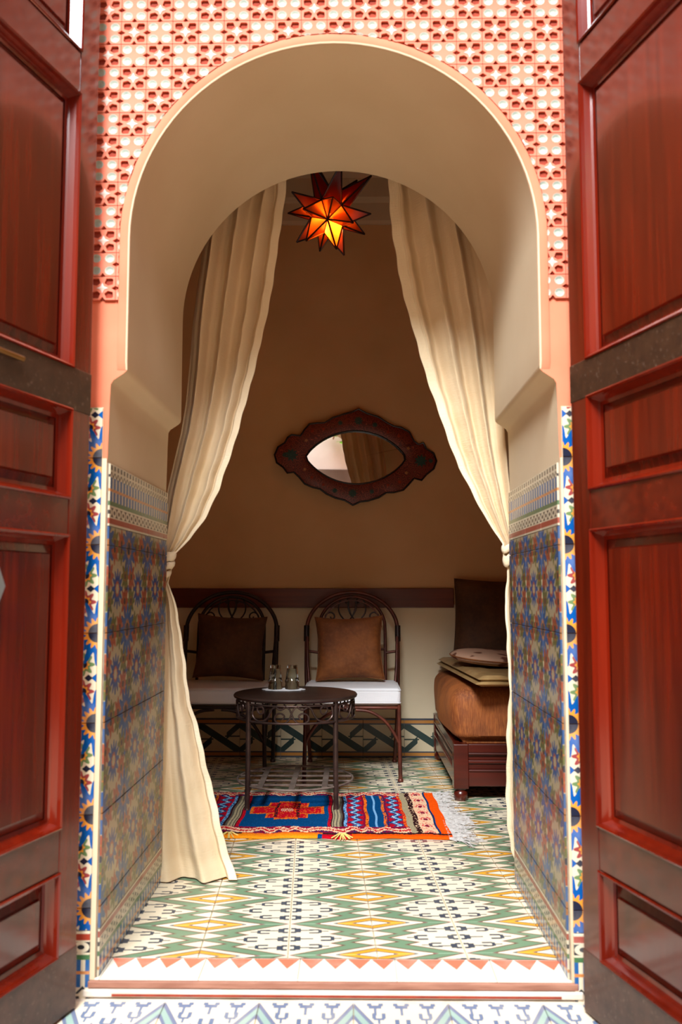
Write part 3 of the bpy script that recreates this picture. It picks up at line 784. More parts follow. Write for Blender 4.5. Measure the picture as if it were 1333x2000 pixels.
# ------------------------------------------------------------------ curtains
def interp(tab, y, k):
    if y <= tab[0][0]: return tab[0][k]
    for a, b in zip(tab, tab[1:]):
        if y <= b[0]:
            t = (y - a[0]) / (b[0] - a[0]); t2 = t*t*(3-2*t) if False else t
            return a[k] + (b[k] - a[k]) * t2
    return tab[-1][k]
def curtain(name, tab, tie, side, label, seed):
    """tab rows: image row, inner edge, outer edge (columns at depth Y), depth Y, fold depth, floor blend"""
    rnd = random.Random(seed)
    root = empty(name, (0, 0, 0)); tag(root, label, 'curtain', 'linen curtains tied back at the doorway')
    NU = 110; ys = []
    y = tab[0][0]
    while y < tab[-1][0]: ys.append(y); y += 7 if abs(y - tie) > 60 else 3
    ys.append(tab[-1][0]); NV = len(ys)
    ph = [rnd.uniform(0, 6.28) for _ in range(6)]
    base = bpy.data.meshes.new(name + '_cloth')
    V = []
    for j, y in enumerate(ys):
        xi, xo, Y, A = (interp(tab, y, k) for k in (1, 2, 3, 4))
        up = y < tie
        zrow = at((xi + xo)/2, y, Y).z
        for i in range(NU):
            u = i / (NU - 1)
            p0 = at(xi, y, Y); p1 = at(xo, y, Y)
            # folds keep their order but wander a little down the drop
            drift = 0.25*math.sin(y*0.006 + ph[0]) + 0.12*math.sin(y*0.013 + ph[4])
            if up: w = math.sin(2*PI*(3.3*u**0.85 + 0.16*math.sin(4.3*u + ph[1])) + ph[2] + drift*1.6); w2 = math.sin(2*PI*(7.1*u + 0.3*math.sin(5*u+ph[0])) + ph[3] + drift*2.5)
            else: w = math.sin(2*PI*(2.1*u) + ph[2] + drift*1.5 + 0.5*math.sin(5*u)); w2 = math.sin(2*PI*(4.7*u) + ph[3] + y*0.006)
            w = 1.0 - 2.0*abs(math.sin(math.asin(max(-1, min(1, w)))/2 - PI/4))**1.3 if up else w
            edge = min(1.0, max(0.0, (u - 0.10)) / 0.06)                       # the hem hangs flatter
            dy = -A * (1.15*w*edge + 0.22*w2*edge) + A*0.10*math.sin(y*0.05 + u*9)*(1 - edge)
            x = p0.x + (p1.x - p0.x)*u; z = p0.z + (p1.z - p0.z)*u
            wob = 0.0015*math.sin(y*0.045 + ph[5]) + 0.0016*math.sin(y*0.11 + ph[1])
            x += wob*(1-u)*(1 if abs(y - tie) > 40 else 0)
            V.append((x, Y + dy, z))
    Fs = [(j*NU+i, j*NU+i+1, (j+1)*NU+i+1, (j+1)*NU+i) for j in range(NV-1) for i in range(NU-1)]
    hem_n = int(NU*0.125)
    def sub(nm, cond, mat, th, off=0.0):
        idx = {}; vs = []; fs = []
        for f in Fs:
            c = (f[0] % NU)
            if not cond(c): continue
            g = []
            for v in f:
                if v not in idx: idx[v] = len(vs); q = V[v]; vs.append((q[0], q[1] + off, q[2]))
                g.append(idx[v])
            fs.append(tuple(g))
        m = MB(); m.add(vs, fs); o = m.build(nm, mat, root, True)
        for p in o.data.polygons: p.use_smooth = True
        so = o.modifiers.new('thickness', 'SOLIDIFY'); so.thickness = th; so.offset = 0
        return o
    sub('drape', lambda c: True, M['curtain'], 0.0016)
    sub('hem', lambda c: c < hem_n, M['hem'], 0.003, -0.0022)
    return root, V
LT = [(235, 566, 420, 0.93, 0.030), (371, 560, 408, 0.93, 0.030), (438, 549, 398, 0.93, 0.030), (522, 539, 388, 0.93, 0.030), (561, 532, 382, 0.93, 0.030), (634, 519, 373, 0.93, 0.028),
      (704, 502, 368, 0.93, 0.026), (788, 481, 360, 0.93, 0.024), (844, 465, 351, 0.92, 0.022), (886, 452, 341, 0.92, 0.020), (935, 436, 330, 0.915, 0.018), (957, 429, 325, 0.91, 0.016),
      (1014, 400, 318, 0.905, 0.013), (1052, 373, 317, 0.90, 0.010), (1083, 342, 316, 0.90, 0.008), (1100, 339, 316, 0.90, 0.007), (1120, 334, 316, 0.90, 0.007), (1139, 329, 314, 0.90, 0.006),
      (1165, 339, 312, 0.90, 0.010), (1200, 349, 310, 0.90, 0.014), (1260, 357, 309, 0.89, 0.016), (1320, 365, 308, 0.88, 0.017), (1370, 372, 308, 0.87, 0.018), (1440, 392, 307, 0.86, 0.020), (1500, 406, 306, 0.85, 0.022),
      (1560, 420, 306, 0.845, 0.022), (1620, 434, 308, 0.84, 0.024), (1680, 450, 311, 0.835, 0.026), (1718, 464, 313, 0.835, 0.028)]
RT = [(235, 757, 905, 0.93, 0.030), (371, 759, 930, 0.93, 0.030), (457, 767, 950, 0.93, 0.030), (535, 779, 965, 0.93, 0.030), (613, 798, 976, 0.93, 0.028), (683, 818, 984, 0.93, 0.026),
      (761, 841, 990, 0.93, 0.024), (839, 869, 993, 0.93, 0.022), (913, 896, 997, 0.925, 0.020), (964, 923, 1000, 0.92, 0.016), (1015, 951, 1003, 0.91, 0.012), (1062, 982, 1006, 0.90, 0.008),
      (1085, 983, 1007, 0.90, 0.007), (1110, 991, 1008, 0.90, 0.006), (1137, 991, 1012, 0.90, 0.010), (1186, 986, 1020, 0.90, 0.014), (1256, 991, 1030, 0.90, 0.016), (1308, 994, 1036, 0.90, 0.016), (1355, 995, 1042, 0.90, 0.016),
      (1425, 991, 1045, 0.91, 0.018), (1516, 989, 1050, 0.92, 0.02), (1617, 991, 1058, 0.93, 0.022), (1660, 999, 1064, 0.935, 0.024), (1700, 1016, 1070, 0.94, 0.024)]
def floorfix(tab):       # last row touches the floor: depth chosen so that z = 0
    y, xi, xo, Y, A = tab[-1]; p = atz((xi+xo)/2, y, 0.006); tab[-1] = (y, xi, xo, p.y, A); return tab
curL, _ = curtain('curtain', floorfix(LT), 1110, -1, 'cream linen curtain knotted at the left jamb, its tail spreading onto the floor', 3)
curR, _ = curtain('curtain', floorfix(RT), 1086, 1, 'cream linen curtain tied at the right jamb, narrow tail beside the bench', 11)
def tie(root, pts, rs, Y):
    for (x0, y0, x1, y1, r, fl_) in pts:
        a = at(x0, y0, Y); b = at(x1, y1, Y); m = MB()
        c = (a + b)/2; hw = (b - a).length/2; t = (b-a).normalized(); up = t.cross(Vector((0, 1, 0)))
        path = [c + t*(hw*math.cos(q)) + Vector((0, 1, 0))*(0.026*math.sin(q)) + Vector((0, 0, 1))*0.002*math.sin(3*q) + Vector((0, 0, 1))*0.004*math.cos(q) for q in [2*PI*i/28 for i in range(28)]]
        m.tube(path, r, 8, True); m.v = [(vx, vy, (vz - c.z)*fl_ + c.z) for vx, vy, vz in m.v]
        m.build('tie_band', M['hem'], root, True)
tie(curL, [(316, 1092, 341, 1090, 0.0075, 2.4), (317, 1110, 339, 1107, 0.006, 2.2), (316, 1128, 332, 1124, 0.006, 2.0)], None, 0.90)
tie(curR, [(983, 1070, 1008, 1073, 0.0065, 2.2), (986, 1092, 1008, 1095, 0.0075, 2.8)], None, 0.90)
rod = empty('curtain_rod', (0, 0.94, 3.0)); tag(rod, 'dark iron curtain rod above the arch inside the room', 'curtain rod')
zrod = at(560, 235, 0.93).z + 0.016
rod.location = (0, 0.94, zrod)
MB().tube([(-1.0, 0, 0), (1.0, 0, 0)], 0.011, 10).build('pole', M['iron'], rod, True)
for sx in (-1, 1):
    MB().lathe([(0, -0.03), (0.02, -0.02), (0.026, 0), (0.02, 0.02), (0, 0.03)], 12, (sx*1.01, 0, 0)).build('finial', M['iron'], rod, True)
    MB().box((sx*0.9 - 0.008, -0.14, -0.02), (sx*0.9 + 0.008, 0.0, -0.006)).build('bracket', M['iron'], rod)

# ------------------------------------------------------------------ star lamp
LC = at(643, 417, 2.0)
lamp = empty('star_pendant_lamp', LC); tag(lamp, 'star-shaped pendant lamp of amber glass in black leading', 'lamp')
bm = bmesh.new(); bmesh.ops.create_icosphere(bm, subdivisions=1, radius=0.10)
rot = Euler((math.radians(18), math.radians(8), math.radians(25))).to_matrix()
core = [rot @ v.co for v in bm.verts]; faces = [[v.index for v in f.verts] for f in bm.faces]; bm.free()
fr = MB(); edges = set()
for f in faces:
    a, b, c = (core[i] for i in f); nrm = ((a+b+c)/3).normalized()
    L = 0.228 * (1.28 if nrm.z > 0.35 else 1.0)
    tip = nrm * L
    for i, j in ((0, 1), (1, 2), (2, 0)):
        e = tuple(sorted((f[i], f[j]))); edges.add(e)
        p, q = core[f[i]], core[f[j]]
        nn = (q-p).cross(tip-p).normalized(); cen = (p+q+tip)/3
        tri = [cen + (w_ - cen)*0.985 for w_ in (p, q, tip)]
        m = MB(); m.add([w_ + nn*0.0008 for w_ in tri] + [w_ - nn*0.0008 for w_ in tri], [(0,1,2), (5,4,3), (0,3,4,1), (1,4,5,2), (2,5,3,0)])
        m.build('glass_pane', M['amber'], lamp)
    for i in f: fr.tube([core[i], tip], 0.0048, 6)
for e in edges: fr.tube([core[e[0]], core[e[1]]], 0.0048, 6)
for v in core:
    fr.lathe([(0, -0.006), (0.005, -0.003), (0.006, 0), (0.005, 0.003), (0, 0.006)], 8, tuple(v))
fr.build('leading', M['iron'], lamp)
MB().lathe([(0, -0.035), (0.018, -0.028), (0.028, -0.01), (0.028, 0.008), (0.015, 0.03), (0.010, 0.045), (0, 0.046)], 16).build('bulb', M['bulb'], lamp, True, loc=(0.0, 0, -0.045))
MB().lathe([(0, 0.004), (0.078, 0.002), (0.08, 0.0), (0.078, -0.002), (0, -0.002)], 24).build('added_baffle', M['iron'], lamp, True, loc=(0, 0, 0.012))  # unseen disc added above the bulb so the upper panes stay dark
pl = bpy.data.lights.new('lamp_light', 'POINT'); pl.energy = 62; pl.color = (1.0, 0.58, 0.24); pl.shadow_soft_size = 0.03
plo = bpy.data.objects.new('lamp_light', pl); COL.objects.link(plo); plo.location = LC + Vector((0, 0, -0.085))
ch = MB(); ztip = 0.27
zz = ztip - 0.02
k = 0
while LC.z + zz < ZT - 0.03:
    pts = [Vector((0.008*math.cos(q), 0, zz + 0.014 + 0.015*math.sin(q))) if k % 2 else Vector((0, 0.008*math.cos(q), zz + 0.014 + 0.015*math.sin(q))) for q in [2*PI*i/10 for i in range(10)]]
    ch.tube(pts, 0.002, 5, True); zz += 0.024; k += 1
ch.build('chain', M['iron'], lamp)
MB().lathe([(0.0, 0), (0.05, -0.002), (0.055, -0.015), (0.02, -0.03), (0, -0.032)], 20).build('ceiling_rose', M['iron'], lamp, True, loc=(0, 0, ZT - LC.z))

# ------------------------------------------------------------------ mirror
MC = at(695.6, 894.6, YB - 0.02)
out = [(668,68),(720,95),(800,120),(860,158),(900,178),(950,186),(1000,215),(1030,272),(1060,295),(1092,283),(1112,322),(1160,352),(1178,400),(1160,450),(1112,488),(1080,526),(1032,513),(1000,548),(960,590),(900,606),(850,608),(800,640),(730,662),(680,668),(632,691),(580,660),(520,645),(460,618),(420,588),(370,576),(320,555),(285,512),(250,480),(208,486),(182,450),(140,420),(126,370),(148,320),(192,292),(210,258),(235,240),(292,247),(320,205),(350,170),(400,163),(450,160),(500,128),(570,104),(628,88)]
def MP(cx, cy):
    p = at(500 + cx/3.3325, 780 + cy/3.3325, YB - 0.02) - MC; return (p.x, p.z)
outer = [MP(*q) for q in out]
ctr = (652, 382)
inner = []
for (x, y) in out:
    a = math.atan2(y - ctr[1], x - ctr[0]); c_, s_ = math.cos(a), math.sin(a)
    lo, hi = 0, 400
    for _ in range(30):
        r = (lo+hi)/2; xx = abs(r*c_)/326
        lim = 172*max(0, 1 - xx*xx)**0.78 if xx < 1 else -1
        if abs(r*s_) <= lim: lo = r
        else: hi = r
    inner.append(MP(ctr[0] + lo*c_, ctr[1] + lo*s_))
YAWM = math.radians(3.5)
mir = empty('wall_mirror', MC + Vector((0, -0.020, 0)), YAWM); mir.rotation_euler = (0, 0, YAWM)
tag(mir, 'pointed oval mirror in a scalloped red-brown painted frame, on the back wall', 'mirror')
n = len(outer)
def lerp2(p, q, t): return (p[0] + (q[0]-p[0])*t, p[1] + (q[1]-p[1])*t)
m = MB(); lv = [(0.0, 0.018), (0.0, -0.004), (0.06, -0.010), (0.90, -0.010), (1.0, -0.004), (1.0, 0.012)]
vs = []
for t, y in lv:
    for o_, i_ in zip(outer, inner): q = lerp2(o_, i_, t); vs.append((q[0], y, q[1]))
fs = [(l*n+i, l*n+(i+1) % n, (l+1)*n+(i+1) % n, (l+1)*n+i) for l in range(len(lv)-1) for i in range(n)]
m.add(vs, fs); m.build('frame', M['mirror_frame'], mir, True)
MB().tube([(x, -0.006, z) for x, z in outer], 0.0065, 8, True).build('outer_rim', M['black_paint'], mir, True)
MB().tube([(x, -0.007, z) for x, z in inner], 0.0055, 8, True).build('inner_rim', M['black_paint'], mir, True)
m = MB(); cc = MP(*ctr); m.add([(cc[0], 0.006, cc[1])] + [(x, 0.006, z) for x, z in inner], [(0, 1 + (i+1) % n, 1 + i) for i in range(n)])
m.add([(cc[0], 0.012, cc[1])] + [(x, 0.012, z) for x, z in inner], [(0, 1 + i, 1 + (i+1) % n) for i in range(n)])
m.build('looking_glass', M['mirror'], mir)
def flower(cx, cy, r, np_, mat, nm='painted_flower'):
    x, z = MP(cx, cy); m = MB(); pts = []
    for i in range(np_*2):
        a = PI*i/np_; q = r*(1 if i % 2 == 0 else 0.6); pts.append((x + q*math.cos(a), -0.0115, z + q*math.sin(a)))
    k = len(pts); m.add([(x, -0.0125, z)] + pts + [(a_, -0.009, c_) for a_, _, c_ in pts], [(0, 1+i, 1+(i+1) % k) for i in range(k)] + [(1+i, 1+k+i, 1+k+(i+1) % k, 1+(i+1) % k) for i in range(k)])
    return m.build(nm, mat, mir)
for (x, y, r) in ((235, 370, 0.045), (1075, 400, 0.045), (668, 145, 0.032), (630, 615, 0.032), (550, 160, 0.018), (775, 170, 0.020), (515, 598, 0.020), (755, 603, 0.018), (1140, 400, 0.018), (190, 370, 0.018)):
    flower(x, y, r, 9, M['mirror_green'])
for (x, y, r) in ((330, 275, 0.012), (320, 462, 0.012), (992, 320, 0.013), (980, 480, 0.013), (235, 372, 0.010), (1073, 402, 0.009), (630, 612, 0.006), (668, 150, 0.006)): 
    flower(x, y, r, 5, M['mirror_gold'])
for (x, y, r) in ((370, 215, 0.014), (365, 515, 0.014), (930, 240, 0.014), (935, 540, 0.014), (440, 200, 0.012), (860, 215, 0.012), (440, 560, 0.012), (860, 560, 0.012)):
    flower(x, y, r, 6, M['relief_red'])

# ------------------------------------------------------------------ cushions
def pillow_bm(w_, h_, t_, N=22, seed=0, pinch=0.10, crease=0.004):
    rnd = random.Random(seed); ph = [rnd.uniform(0, 6.28) for _ in range(5)]
    m = MB()
    for side in (1, -1):
        vs = []
        for j in range(N+1):
            for i in range(N+1):
                u = -1 + 2*i/N; v = -1 + 2*j/N
                pu = u*(1 - pinch*(1 - abs(v)**2.0)*abs(u)**3 * 1.0); pv = v*(1 - pinch*(1 - abs(u)**2.0)*abs(v)**3)
                t = ((1 - u**4)*(1 - v**4))
                t = max(t, 0)**0.55
                cr = crease*(math.sin(7*u + 5*v + ph[0]) + 0.7*math.sin(11*v - 6*u + ph[1]))*t*(abs(u) + abs(v))
                vs.append((pu*w_/2, -side*(t_/2*t + cr + 0.0012), pv*h_/2))
        K = N+1
        fs = [(j*K+i, j*K+i+1, (j+1)*K+i+1, (j+1)*K+i) for j in range(N) for i in range(N)]
        if side < 0: fs = [f[::-1] for f in fs]
        m.add(vs, fs)
    # stitch the seam
    K = N+1; o2 = K*K
    loop = [i for i in range(K)] + [j*K+N for j in range(1, K)] + [N*K+i for i in range(N-1, -1, -1)] + [j*K for j in range(N-1, 0, -1)]
    k = len(loop)
    for i in range(k):
        a, b = loop[i], loop[(i+1) % k]; m.f.append((b, a, o2+a, o2+b)); m.m.append(0)
    return m
def pillow(name, loc, rot, w_, h_, t_, mat, label, seed=0, group=None, piping=None, **kw):
    root = empty(name, loc); root.rotation_euler = rot
    tag(root, label, 'cushion', group)
    cov = pillow_bm(w_, h_, t_, seed=seed, **kw).build('cushion_cover', mat, root, True)
    pts = []
    p_ = kw.get('pinch', 0.10)
    for u, v in [(-1 + 2*i/14, -1) for i in range(14)] + [(1, -1 + 2*i/14) for i in range(14)] + [(1 - 2*i/14, 1) for i in range(14)] + [(-1, 1 - 2*i/14) for i in range(14)]:
        pu = u*(1 - p_*(1 - abs(v)**2)*abs(u)**3); pv = v*(1 - p_*(1 - abs(u)**2)*abs(v)**3)
        pts.append((pu*w_/2, 0, pv*h_/2))
    MB().tube(pts, 0.0028, 6, True).build('seam', mat, cov, True)
    return root

# ------------------------------------------------------------------ chairs
def make_chair(label, metal):
    root = empty('garden_chair'); tag(root, label, 'chair', 'iron garden chairs along the back wall')
    SZ = 0.435                                   # under the cushion
    BY = 0.20
    lean = lambda z: BY + (z - SZ)*0.16
    # outer hoop with its two side posts
    hw = 0.283
    pts = [(-hw*0.98, BY, SZ - 0.01), (-hw, lean(0.6), 0.6), (-hw, lean(0.82), 0.82)]
    for i in range(1, 16):
        a = PI - PI*i/16; pts.append((hw*math.cos(a), lean(0.84 + 0.245*math.sin(a)), 0.84 + 0.245*math.sin(a)))
    pts += [(hw, lean(0.82), 0.82), (hw, lean(0.6), 0.6), (hw*0.98, BY, SZ - 0.01)]
    MB().tube(smooth_path(pts, 3), 0.0125, 10).build('outer_hoop', metal, root, True)
    # second rods beside the posts running forward to the seat
    for sx in (-1, 1):
        MB().tube([(sx*(hw-0.004), lean(0.80) - 0.012, 0.80), (sx*(hw-0.012), BY - 0.03, 0.62), (sx*(hw-0.03), BY - 0.09, SZ)], 0.0095, 8).build('side_rod', metal, root, True)
        MB().tube([(sx*(hw+0.001), lean(0.77), 0.77), (sx*(hw+0.001), lean(0.80), 0.80), (sx*(hw+0.001), lean(0.87), 0.87)], 0.0175, 10).build('cane_binding', M['iron'], root, True)
    # inner hoop
    hi = 0.205
    pts = [(-hi, lean(SZ), SZ), (-hi, lean(0.7), 0.7), (-hi, lean(0.85), 0.85)]
    for i in range(1, 14):
        a = PI - PI*i/14; pts.append((hi*math.cos(a), lean(0.86 + 0.195*math.sin(a)) - 0.004, 0.86 + 0.195*math.sin(a)))
    pts += [(hi, lean(0.85), 0.85), (hi, lean(0.7), 0.7), (hi, lean(SZ), SZ)]
    MB().tube(smooth_path(pts, 3), 0.010, 8).build('inner_hoop', metal, root, True)
    m = MB()
    pts = [(hi*0.88*math.cos(a), lean(0.86 + 0.175*math.sin(a)) - 0.006, 0.86 + 0.172*math.sin(a)) for a in [PI*i/18 for i in range(19)]]
    m.tube(pts, 0.0045, 6); m.build('inner_wire', metal, root, True)
    for sx in (-1, 1): MB().tube([(sx*hw, lean(0.705), 0.708), (sx*hi, lean(0.70), 0.698)], 0.009, 8).build('side_bar', metal, root, True)
    # scrollwork
    K = 0.00072
    def S_(dx, yc): z = 0.985 - (yc - 390)*K; return (dx*K, lean(z) - 0.004, z)
    curves = [[(-190,470),(-178,490),(-155,480),(-160,448),(-195,432),(-232,465),(-225,520),(-180,552),(-110,552),(-40,515),(10,455),(35,390),(30,330)],
              [(-60,338),(-50,350),(-35,330),(-60,298),(-100,325),(-118,390),(-105,450),(-50,515),(20,565),(75,610)],
              [(-205,600),(-190,580),(-150,562),(-100,568),(-45,605),(0,650),(30,700)],
              [(-215,560),(-225,620),(-190,680),(-120,700),(-60,660)],
              [(-38,330),(-30,390),(0,470),(60,530),(120,552)]]
    for cv in curves:
        for sx in (-1, 1):
            MB().tube(smooth_path([S_(sx*dx, y) for dx, y in cv], 4), 0.0048, 6).build('scroll', M['iron'], root, True)
    MB().tube([(-hi, lean(0.72), 0.72), (hi, lean(0.72), 0.72)], 0.007, 8).build('back_bar', metal, root, True)
    # seat frame
    fx, fy = 0.262, -0.265
    fz = 0.418
    MB().tube([(-fx, fy, fz), (fx, fy, fz), (0.275, BY, fz), (-0.275, BY, fz)], 0.010, 8, True).build('seat_frame', metal, root, True)
    for q in range(1, 4): MB().tube([(-0.26, fy + q*0.115, fz + 0.002), (0.26, fy + q*0.115, fz + 0.002)], 0.006, 6).build('seat_slat', metal, root, True)
    for sx in (-1, 1):
        for (x, y, x2, y2, top) in ((fx, fy, 0.268, -0.275, 0.435), (0.275, BY, 0.262, 0.285, 0.435)):
            lg = MB().tube([(sx*x, y, top), (sx*x, y, 0.30), (sx*x2, y2, 0.012)], 0.0115, 8).build('leg', metal, root, True)
            MB().lathe([(0, 0), (0.016, 0.001), (0.0165, 0.012), (0.012, 0.018), (0, 0.019)], 10, (sx*x2, y2, 0)).build('foot_cap', metal, lg, True)
        a = [(sx*0.02, fy, 0.405), (sx*0.10, fy, 0.395), (sx*0.18, fy, 0.345), (sx*0.235, fy - 0.002, 0.27), (sx*0.262, fy - 0.003, 0.215)]
        MB().tube(smooth_path(a, 4), 0.0095, 8).build('arch_brace', metal, root, True)
        a = [(sx*0.268, -0.03, 0.405), (sx*0.268, -0.12, 0.375), (sx*0.268, -0.21, 0.30), (sx*0.266, -0.262, 0.20)]
        MB().tube(smooth_path(a, 4), 0.008, 8).build('side_brace', metal, root, True)
    return root
def seat_cushion(loc, label, rz):
    root = empty('seat_cushion', loc, rz); tag(root, label, 'seat cushion', 'white seat cushions on the chairs')
    m = MB(); w_, d_, h_ = 0.545, 0.48, 0.092
    N = 16; vs = []
    def sup(u): return math.copysign(abs(u)**0.8, u)
    m.box((-w_/2, -d_/2, 0), (w_/2, d_/2, h_))
    o = m.build('cushion_cover', M['white_cotton'], root, True, bevel=0.022, seg=4)
    for z in (0.012, h_ - 0.012):
        MB().tube([(-w_/2+0.012, -d_/2+0.001, z), (w_/2-0.012, -d_/2+0.001, z), (w_/2-0.001, -d_/2+0.012, z), (w_/2-0.001, d_/2-0.012, z), (w_/2-0.012, d_/2-0.001, z), (-w_/2+0.012, d_/2-0.001, z), (-w_/2+0.001, d_/2-0.012, z), (-w_/2+0.001, -d_/2+0.012, z)], 0.003, 6, True).build('piping', M['white_cotton'], root, True)
    return root
pR = atz(783, 1527, 0); pB = at(450, 1168, pR.y + 0.5)
CHY = pR.y + 0.275
CHX = [pB.x + 0.005, 0.052]
c1 = make_chair('iron garden chair at the left, behind the table, shade put into its near-black metal', M['iron']); c1.location = (CHX[0], CHY, 0); c1.scale = (1, 1, 0.963)  # the shadow on the left side is put into this near-black metal
c2 = make_chair('red-brown iron garden chair right of the table, scrolled hoop back, brown velvet cushion', M['rust_iron']); c2.location = (CHX[1], CHY, 0); c2.scale = (1, 1, 0.963)
seat_cushion((CHX[0], CHY - 0.045, 0.419), 'white seat cushion of the dark left chair', 0)
seat_cushion((CHX[1], CHY - 0.045, 0.419), 'white seat cushion of the right chair, brightly lit', 0)
pc = at(683, 1276, CHY + 0.07)
pillow('throw_cushion', (pc.x, CHY + 0.075, 0.712), (math.radians(-12), math.radians(-1.5), 0), 0.412, 0.385, 0.13, M['velvet'], 'tan-brown square velvet cushion on the right chair', 4)
pc = at(450, 1287, CHY + 0.07)
pillow('throw_cushion', (pc.x, CHY + 0.07, 0.718), (math.radians(-12), math.radians(3), math.radians(4)), 0.42, 0.385, 0.12, M['velvet_dark'], 'brown square velvet cushion on the left chair, shade put into its darker velvet', 9)  # the darker velvet carries the shade on the left chair

# ------------------------------------------------------------------ table
fl_, fr_ = atz(483, 1587, 0.0), atz(656, 1584, 0.0)
TCX = (fl_.x + fr_.x)/2 + 0.004; TY = (fl_.y + fr_.y)/2
TZ = 0.540
tcen = Vector((TCX, TY + 0.205, 0))
tb = empty('round_table', tcen); tag(tb, 'low round bronzed iron table with scrolled apron and lower shelf', 'table')
MB().lathe([(0, TZ-0.016), (0.290, TZ-0.016), (0.302, TZ-0.02), (0.311, TZ-0.016), (0.314, TZ-0.008), (0.309, TZ-0.001), (0.300, TZ), (0.0, TZ)], 64).build('tabletop', plain('dark_bronze_sheet', srgb(56, 42, 38), 0.32, srgb(70, 54, 48), 14, 0.08, Metallic=0.45), tb, True)
AR = 0.297
legs = []
for (X, Yv) in ((fl_.x, TY), (fr_.x, TY)):
    legs.append((X - tcen.x, Yv - tcen.y))
for (X, Yv) in ((fl_.x, TY), (fr_.x, TY)):
    q = CAM.x + (X - CAM.x) * ((TY + 0.40 - CAM.y)/(TY - CAM.y)); legs.append((q - tcen.x, 0.195))
for x, y in legs:
    lg = MB().tube([(x, y, TZ - 0.018), (x, y, 0.25), (x*1.01, y*1.01, 0.012)], 0.0125, 12).build('leg', M['bronze'], tb, True)
    MB().lathe([(0, 0), (0.015, 0.001), (0.016, 0.008), (0.013, 0.016), (0, 0.017)], 12, (x*1.01, y*1.01, 0)).build('foot_cap', M['bronze'], lg, True)
ringp = lambda r, z: [(r*math.cos(q), r*math.sin(q), z) for q in [2*PI*i/56 for i in range(56)]]
MB().tube(ringp(AR, 0.427), 0.0055, 8, True).build('apron_ring', M['bronze'], tb, True)
MB().tube(ringp(AR, 0.508), 0.004, 8, True).build('apron_ring', M['bronze'], tb, True)
MB().tube(ringp(0.290, 0.118), 0.0055, 8, True).build('shelf_ring', M['worn_iron'], tb, True)
K = 0.000564
cvs = [[(-75,560),(-60,525),(-85,500),(-120,505),(-142,540),(-135,580),(-100,602),(-60,600),(-20,560),(0,500)],
       [(0,500),(-20,450),(-50,425),(-62,445),(-95,462),(-130,435)],
       [(-275,445),(-300,440),(-312,475),(-285,514),(-252,500),(-250,455),(-282,424),(-325,422)],
       [(-355,440),(-367,520),(-340,570),(-290,592),(-230,575),(-190,520),(-165,455),(-125,422)]]
for sec_ in range(4):
    a0 = -PI/2 + sec_*PI/2
    for cv in cvs:
        for sx in (-1, 1):
            pts = []
            for dx, yc in cv:
                a = a0 + sx*dx*K/AR*1.02; z = 0.508 - (yc - 425)*K*0.80; r = AR
                pts.append((r*math.cos(a), r*math.sin(a), z))
            MB().tube(smooth_path(pts, 3), 0.0044, 6).build('scroll', M['bronze'], tb, True)
for x in (-0.155, 0.0, 0.155):
    yy = math.sqrt(0.288**2 - x*x)
    MB().box((x-0.014, -yy, 0.119), (x+0.014, yy, 0.124)).build('shelf_slat', M['worn_iron'], tb)
for y in (-0.17, -0.065, 0.045, 0.16):
    xx = math.sqrt(0.288**2 - y*y)
    MB().tube([(-xx, y, 0.117), (xx, y, 0.117)], 0.0048, 6).build('shelf_rod', M['worn_iron'], tb, True)
# napkin and glasses
gl = [atz(538, 1347, TZ), atz(571, 1347, TZ)]
nc = (gl[0] + gl[1])/2
m = MB(); pts = []
for i in range(40):
    a = 2*PI*i/40; r = 1 + 0.05*math.cos(10*a)
    pts.append((0.108*r*math.cos(a), 0.062*r*math.sin(a)))
m.add([(0, 0, 0.004)] + [(x, y, 0.003) for x, y in pts] + [(x, y, 0.0) for x, y in pts], [(0, 1+i, 1+(i+1) % 40) for i in range(40)] + [(1+i, 41+i, 41+(i+1) % 40, 1+(i+1) % 40) for i in range(40)] + [tuple(range(80, 40, -1))])
o = m.build('paper_doily', M['white_cotton']); o.location = (nc.x, nc.y, TZ + 0.0005); tag(o, 'white scalloped paper doily under the glasses on the table', 'doily')
def glass(loc, label):
    pr = [(0.0365, 0.0), (0.038, 0.004), (0.0355, 0.03), (0.0385, 0.036), (0.0385, 0.042), (0.0345, 0.047), (0.0300, 0.085), (0.0270, 0.115), (0.0265, 0.122), (0.0, 0.123)]
    ins = [(0.0, 0.106), (0.0240, 0.105), (0.0275, 0.083), (0.0318, 0.047), (0.0330, 0.03), (0.0345, 0.0)]
    m = MB(); m.lathe(pr + ins, 28, closed=True); o = m.build('tea_glass', M['green_glass'], None, True); o.location = loc
    tag(o, label, 'glass', 'upturned green tea glasses'); return o
glass((gl[0].x, gl[0].y, TZ + 0.0048), 'upturned green-tinted tea glass, left of the pair on the table')
glass((gl[1].x, gl[1].y, TZ + 0.0048), 'upturned green-tinted tea glass, right of the pair on the table')

